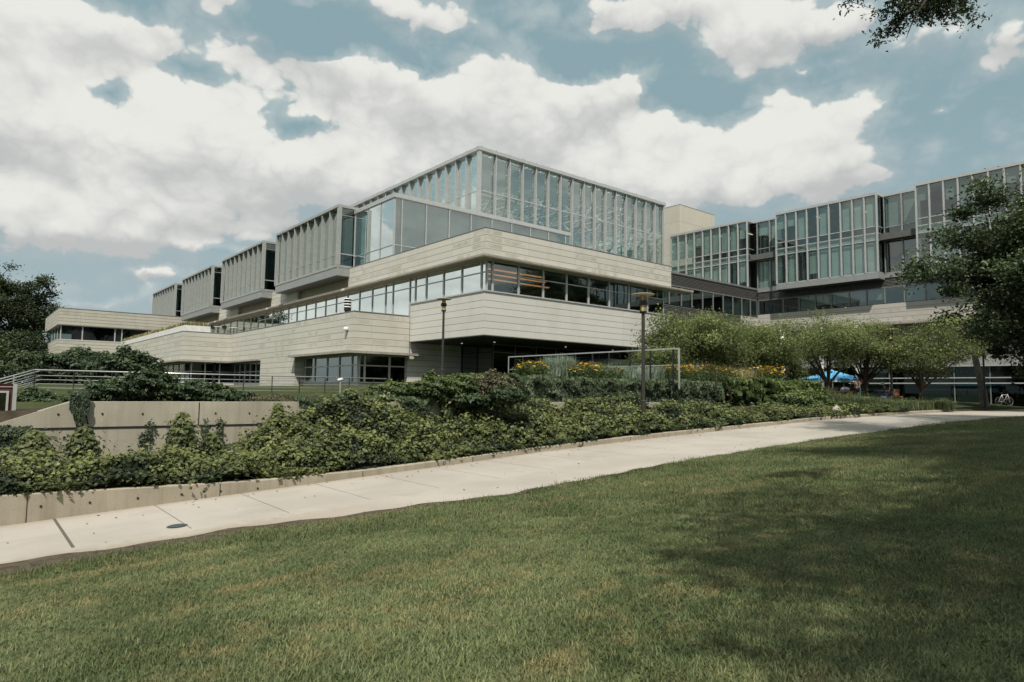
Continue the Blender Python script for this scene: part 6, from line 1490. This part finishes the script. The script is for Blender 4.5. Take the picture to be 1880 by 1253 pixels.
bx_ = slab(-1.60, -.62, -2.15, -1.7, .74, .95).build('display_box', MT['kerb'], None, org=tuple(L(-1.1, -1.9, .74))); tag(bx_, 'long tan display box lying on the left of the red stall table', 'box')
bg_ = thing('plastic_bags', 'heap of white plastic bags on the right end of the stall table', 'bags', tuple(L(-.05, -1.9, .73)))
mb = MB(); n1 = 10
for i in range(7):
    for j in range(n1): a = j / n1 * 6.283; v = i / 6 * math.pi; s = 1 + .2 * math.sin(a * 3 + i); p_ = L(-.05 + .32 * math.sin(v) * math.cos(a) * s, -1.9 + .2 * math.sin(v) * math.sin(a), .87 + .14 * math.cos(v) * s); mb.v.append(tuple(p_))
for i in range(6):
    for j in range(n1): mb.f.append((i * n1 + j, i * n1 + (j + 1) % n1, (i + 1) * n1 + (j + 1) % n1, (i + 1) * n1 + j)); mb.mi.append(0)
mb.build('bag', MT['tentw'], bg_, smooth=True)
nt_ = thing('cloth_table', 'table covered with a navy cloth right of the tent', 'table', tuple(L(2.55, -1.6, 0)))
slab(2.2, 2.9, -2.0, -1.5, .02, .78).build('navy_cloth', MT['navy'], nt_); slab(2.17, 2.93, -2.03, -1.47, .785, .81).build('tabletop', MT['tentw'], nt_); slab(2.32, 2.7, -2.02, -2.004, .30, .44).build('white_print', MT['tentw'], nt_)
wt2 = thing('work_table', 'narrow white folding table under the right half of the tent', 'table', tuple(L(1.0, -.9, 0)))
slab(.55, 1.6, -1.2, -.7, .72, .75).build('tabletop', MT['white'], wt2)
for r_ in (.6, 1.55):
    for f_ in (-1.15, -.75): mb = MB(); mb.tube([L(r_, f_, 0), L(r_, f_, .72)], .016, 6); mb.build('leg', MT['alu'], wt2)
cr_t = thing('cooler_box', 'white cooler box on the ground at the tent leg', 'cooler box', tuple(L(1.15, -2.0, 0)))
slab(.85, 1.4, -2.2, -1.85, 0, .30).build('tub', MT['white'], cr_t); slab(.83, 1.42, -2.22, -1.83, .305, .36).build('lid', MT['alu'], cr_t)
bn = thing('wooden_bench', 'reddish wooden bench with solid back right of the navy table', 'bench', tuple(L(3.9, -1, 0)))
slab(3.1, 4.3, -1.3, -.85, .40, .46).build('seat', MT['wood'], bn); slab(3.1, 4.3, -.84, -.78, .50, .95).build('backrest', MT['wood'], bn)
for r_ in (3.2, 4.2):
    for f_ in (-1.25, -.9): slab(r_ - .04, r_ + .04, f_ - .04, f_ + .04, 0, .40).build('leg', MT['wood'], bn)

# ------------------------------------------------------------------ people
def person(label, base, joints, radii, edges, mats, clothes, headpos, headdir, cap):
    t = thing('person', label, 'person', tuple(base))
    def skin(name, keys, mat, grow=0.):
        me = bpy.data.meshes.new(name); idx = {k: i for i, k in enumerate(keys)}
        me.from_pydata([tuple(joints[k] - base) for k in keys], [(idx[a], idx[b]) for a, b in edges if a in idx and b in idx], [])
        me.materials.append(mat); o = bpy.data.objects.new(name, me); link(o, t)
        md = o.modifiers.new('skin', 'SKIN'); md.use_smooth_shade = True
        for i, k in enumerate(keys):
            r = radii[k] + grow; me.skin_vertices[0].data[i].radius = (r, r * (.72 if k in ('chest', 'pelvis', 'belly') else 1))
        me.skin_vertices[0].data[0].use_root = True
        sb = o.modifiers.new('sub', 'SUBSURF'); sb.levels = 1; sb.render_levels = 1
        return o
    skin('body', list(joints.keys()), MT['skin'])
    for nm, keys, m_, g_ in clothes: skin(nm, keys, m_, g_)
    h = MB(); n1 = 14; dx = headdir.normalized(); sx = dx.cross(Vector((0, 0, 1))).normalized(); uz = sx.cross(dx)
    for i in range(11):
        for j in range(n1):
            a = j / n1 * 6.283; v = i / 10 * math.pi; f_ = math.sin(v) * math.cos(a); s_ = math.sin(v) * math.sin(a); u_ = math.cos(v)
            ff = f_ * .098 + (.018 if (f_ > .75 and abs(s_) < .3 and -.2 < u_ < .25) else 0) - (.008 if (f_ > .6 and .15 < abs(s_) < .5 and .0 < u_ < .35) else 0)
            ss_ = s_ * .076 * (1 if u_ > -.3 else .8) ; h.v.append(tuple(headpos + dx * ff + sx * ss_ + uz * (u_ * .122)))
    for i in range(10):
        for j in range(n1): h.f.append((i * n1 + j, i * n1 + (j + 1) % n1, (i + 1) * n1 + (j + 1) % n1, (i + 1) * n1 + j)); h.mi.append(0)
    for s in (-1, 1): e = headpos + sx * s * .078; h.tube([e - uz * .03, e + uz * .03], .018, 6)
    h.build('head', MT['skin'], t, smooth=True)
    hh = MB()
    for i in range(6):
        for j in range(n1):
            a = j / n1 * 6.283; v = i / 5 * math.pi * (.50 if math.cos(a) > .3 else .68); hh.v.append(tuple(headpos + dx * (math.sin(v) * math.cos(a) * .108 - .006) + sx * math.sin(v) * math.sin(a) * .086 + uz * (math.cos(v) * .135)))
    for i in range(5):
        for j in range(n1): hh.f.append((i * n1 + j, i * n1 + (j + 1) % n1, (i + 1) * n1 + (j + 1) % n1, (i + 1) * n1 + j)); hh.mi.append(0)
    if cap: k = headpos + dx * .10 + uz * .05; hh.quad(k + sx * .07, k - sx * .07, k - sx * .05 + dx * .08, k + sx * .05 + dx * .08)
    hh.build('cap' if cap else 'hair', MT['capw'] if cap else MT['hair'], t, smooth=True)
    return t
def figure(o, seated):
    """joint positions; o(r, f, z) maps right / forward-away / up metres to the world"""
    J = {}; Rr = {}
    def put(k, v, r): J[k] = v; Rr[k] = r
    if seated:   # seen from its right side, facing left (-r), leaning forward
        put('pelvis', o(0, 0, .52), .15); put('belly', o(-.05, 0, .72), .14); put('chest', o(-.14, 0, .95), .15); put('neck', o(-.24, 0, 1.14), .055); put('skull', o(-.29, 0, 1.22), .06)
        for s, n_ in ((-1, 'l'), (1, 'r')):
            put('hip' + n_, o(-.05, s * .10, .50), .09); put('knee' + n_, o(-.46, s * .12, .54), .062); put('ankle' + n_, o(-.50, s * .12, .10), .04); put('toe' + n_, o(-.68, s * .12, .04), .035)
            put('shoulder' + n_, o(-.17, s * .18, 1.04), .06); put('elbow' + n_, o(-.22, s * .21, .78), .042); put('wrist' + n_, o(-.42, s * .12, .70), .028); put('palm' + n_, o(-.49, s * .10, .69), .03)
            for q in range(4): put('f%d%s' % (q, n_), o(-.56, s * (.07 + .02 * q), .685), .009); put('g%d%s' % (q, n_), o(-.59, s * (.07 + .02 * q), .66), .008)
            put('t' + n_, o(-.51, s * .06, .71), .01)
    else:        # standing, leaning over the table, back towards us
        put('pelvis', o(0, 0, .95), .14); put('belly', o(0, .04, 1.12), .13); put('chest', o(0, .12, 1.34), .16); put('neck', o(0, .18, 1.52), .055); put('skull', o(0, .2, 1.6), .06)
        for s, n_ in ((-1, 'l'), (1, 'r')):
            put('hip' + n_, o(s * .10, 0, .90), .09); put('knee' + n_, o(s * .11, .03, .50), .062); put('ankle' + n_, o(s * .12, -.02, .09), .042); put('toe' + n_, o(s * .13, .15, .04), .036)
            put('shoulder' + n_, o(s * .19, .13, 1.43), .06); put('elbow' + n_, o(s * .25, .24, 1.17), .042); put('wrist' + n_, o(s * .20, .44, 1.02), .028); put('palm' + n_, o(s * .19, .51, 1.0), .03)
            for q in range(4): put('f%d%s' % (q, n_), o(s * (.16 + .02 * q), .58, .98), .009); put('g%d%s' % (q, n_), o(s * (.16 + .02 * q), .61, .955), .008)
            put('t' + n_, o(s * .15, .53, 1.0), .01)
    E_ = [('pelvis', 'belly'), ('belly', 'chest'), ('chest', 'neck'), ('neck', 'skull')]
    for n_ in 'lr':
        E_ += [('pelvis', 'hip' + n_), ('hip' + n_, 'knee' + n_), ('knee' + n_, 'ankle' + n_), ('ankle' + n_, 'toe' + n_), ('chest', 'shoulder' + n_), ('shoulder' + n_, 'elbow' + n_), ('elbow' + n_, 'wrist' + n_), ('wrist' + n_, 'palm' + n_), ('palm' + n_, 't' + n_)]
        for q in range(4): E_ += [('palm' + n_, 'f%d%s' % (q, n_)), ('f%d%s' % (q, n_), 'g%d%s' % (q, n_))]
    return J, Rr, E_
bs = gnd(1629, 46.0)
oS = lambda r, f, z: bs + rt * r + fwv * f + Vector((0, 0, z))
J, Rr, E_ = figure(oS, True)
cloth = lambda: [('shirt', ['belly', 'chest', 'shoulderl', 'elbowl', 'shoulderr', 'elbowr'], MT['shirt'], .012), ('trousers', ['pelvis', 'hipl', 'kneel', 'anklel', 'hipr', 'kneer', 'ankler'], MT['trous'], .012)]
person('person in dark clothes and a pale cap sitting bent forward on a chair', bs, J, Rr, E_, MT, cloth(), J['skull'] + rt * -.05 + Vector((0, 0, .06)), rt * -1 + Vector((0, 0, -.5)), True)
ch = thing('folding_chair', 'light folding chair under the seated person', 'chair', tuple(bs))
def cslab(r0, r1, f0, f1, z0, z1):
    mb = MB(); c = [oS(r0, f0, z0), oS(r1, f0, z0), oS(r1, f1, z0), oS(r0, f1, z0)]; d = [oS(r0, f0, z1), oS(r1, f0, z1), oS(r1, f1, z1), oS(r0, f1, z1)]; mb.poly(c[::-1]); mb.poly(d)
    for i in range(4): mb.quad(c[i], c[(i + 1) % 4], d[(i + 1) % 4], d[i])
    return mb
cslab(-.30, .18, -.22, .22, .36, .39).build('seat', MT['alu'], ch)
mb = MB(); mb.quad(oS(.20, -.22, .42), oS(.20, .22, .42), oS(.38, .22, .92), oS(.38, -.22, .92)); mb.build('backrest', MT['alu'], ch)
for f_ in (-.22, .22):
    mb = MB(); mb.tube([oS(.38, f_, .92), oS(.18, f_, .38), oS(-.25, f_, 0)], .014, 6); mb.build('leg', MT['alu'], ch)
    mb = MB(); mb.tube([oS(-.28, f_, .38), oS(.28, f_, 0)], .014, 6); mb.build('leg', MT['alu'], ch)
bq = L(.82, -.35 - 1.45, 0); oP = lambda r, f, z: bq + rt * r + fwv * f + Vector((0, 0, z))
J, Rr, E_ = figure(oP, False)
cl2 = [('shirt', ['belly', 'chest', 'shoulderl', 'elbowl', 'shoulderr', 'elbowr'], MT['alu2'], .014), ('trousers', ['pelvis', 'hipl', 'kneel', 'anklel', 'hipr', 'kneer', 'ankler'], MT['trous'], .012)]
person('person in a grey shirt standing at the white folding table under the tent', bq, J, Rr, E_, MT, cl2, J['skull'] + Vector((0, 0, .07)) + fwv * .03, fwv + Vector((0, 0, -.4)), False)

# ------------------------------------------------------------------ bicycle by the maple
bb = gnd(1842, 51.0); oB = lambda r, f, z: bb + rt * r + fwv * (f + r * .25) + Vector((0, 0, z))
bk = thing('bicycle', 'silver-framed bicycle parked against the dark glazing right of the rightmost lamp post', 'bicycle', tuple(bb))
for c in (-.52, .53):
    mb = MB(); pts = [oB(c + .34 * math.cos(k / 20 * 6.283), 0, .35 + .34 * math.sin(k / 20 * 6.283)) for k in range(21)]; mb.tube(pts, .02, 6, False); wh = mb.build('wheel', MT['rubber'], bk, smooth=True)
    mb = MB(); pts = [oB(c + .31 * math.cos(k / 20 * 6.283), 0, .35 + .31 * math.sin(k / 20 * 6.283)) for k in range(21)]; mb.tube(pts, .011, 5, False)
    mb.build('rim', MT['alu'], wh)
    mb = MB()
    for k in range(10): a = k / 10 * 6.283; mb.tube([oB(c, 0, .35), oB(c + .31 * math.cos(a), 0, .35 + .31 * math.sin(a))], .003, 4, False)
    mb.build('spokes', MT['steel'], wh)
mb = MB(); S_, Hd, Bb, Rw, Fw = oB(-.18, 0, .85), oB(.33, 0, .86), oB(-.05, 0, .32), oB(-.52, 0, .35), oB(.53, 0, .35)
for a_, b_ in ((S_, Hd), (Hd, Bb), (S_, Bb), (Bb, Rw), (S_, Rw), (Hd + Vector((0, 0, .08)), Fw)): mb.tube([a_, b_], .020, 6)
mb.build('frame', MT['white'], bk, smooth=True)
mb = MB(); mb.tube([S_, oB(-.2, 0, .96)], .014, 6); mb.tube([oB(-.32, 0, .97), oB(-.2, 0, .99), oB(-.06, 0, .96)], [.07, .06, .025], 8); mb.build('saddle', MT['black'], bk)
mb = MB(); mb.tube([oB(.32, 0, .93), oB(.30, 0, 1.04)], .014, 6); mb.tube([oB(.22, -.26, 1.03), oB(.33, -.08, 1.05), oB(.33, .08, 1.05), oB(.22, .26, 1.03)], .014, 6); mb.build('handlebar', MT['black'], bk)
mb = MB(); mb.lathe((Bb.x, Bb.y, Bb.z), [(.09, -.005), (.09, .005)], 16); mb.tube([Bb, oB(.08, -.08, .2)], .01, 5); mb.tube([Bb, oB(-.16, .08, .44)], .01, 5); mb.build('crank', MT['alu'], bk)
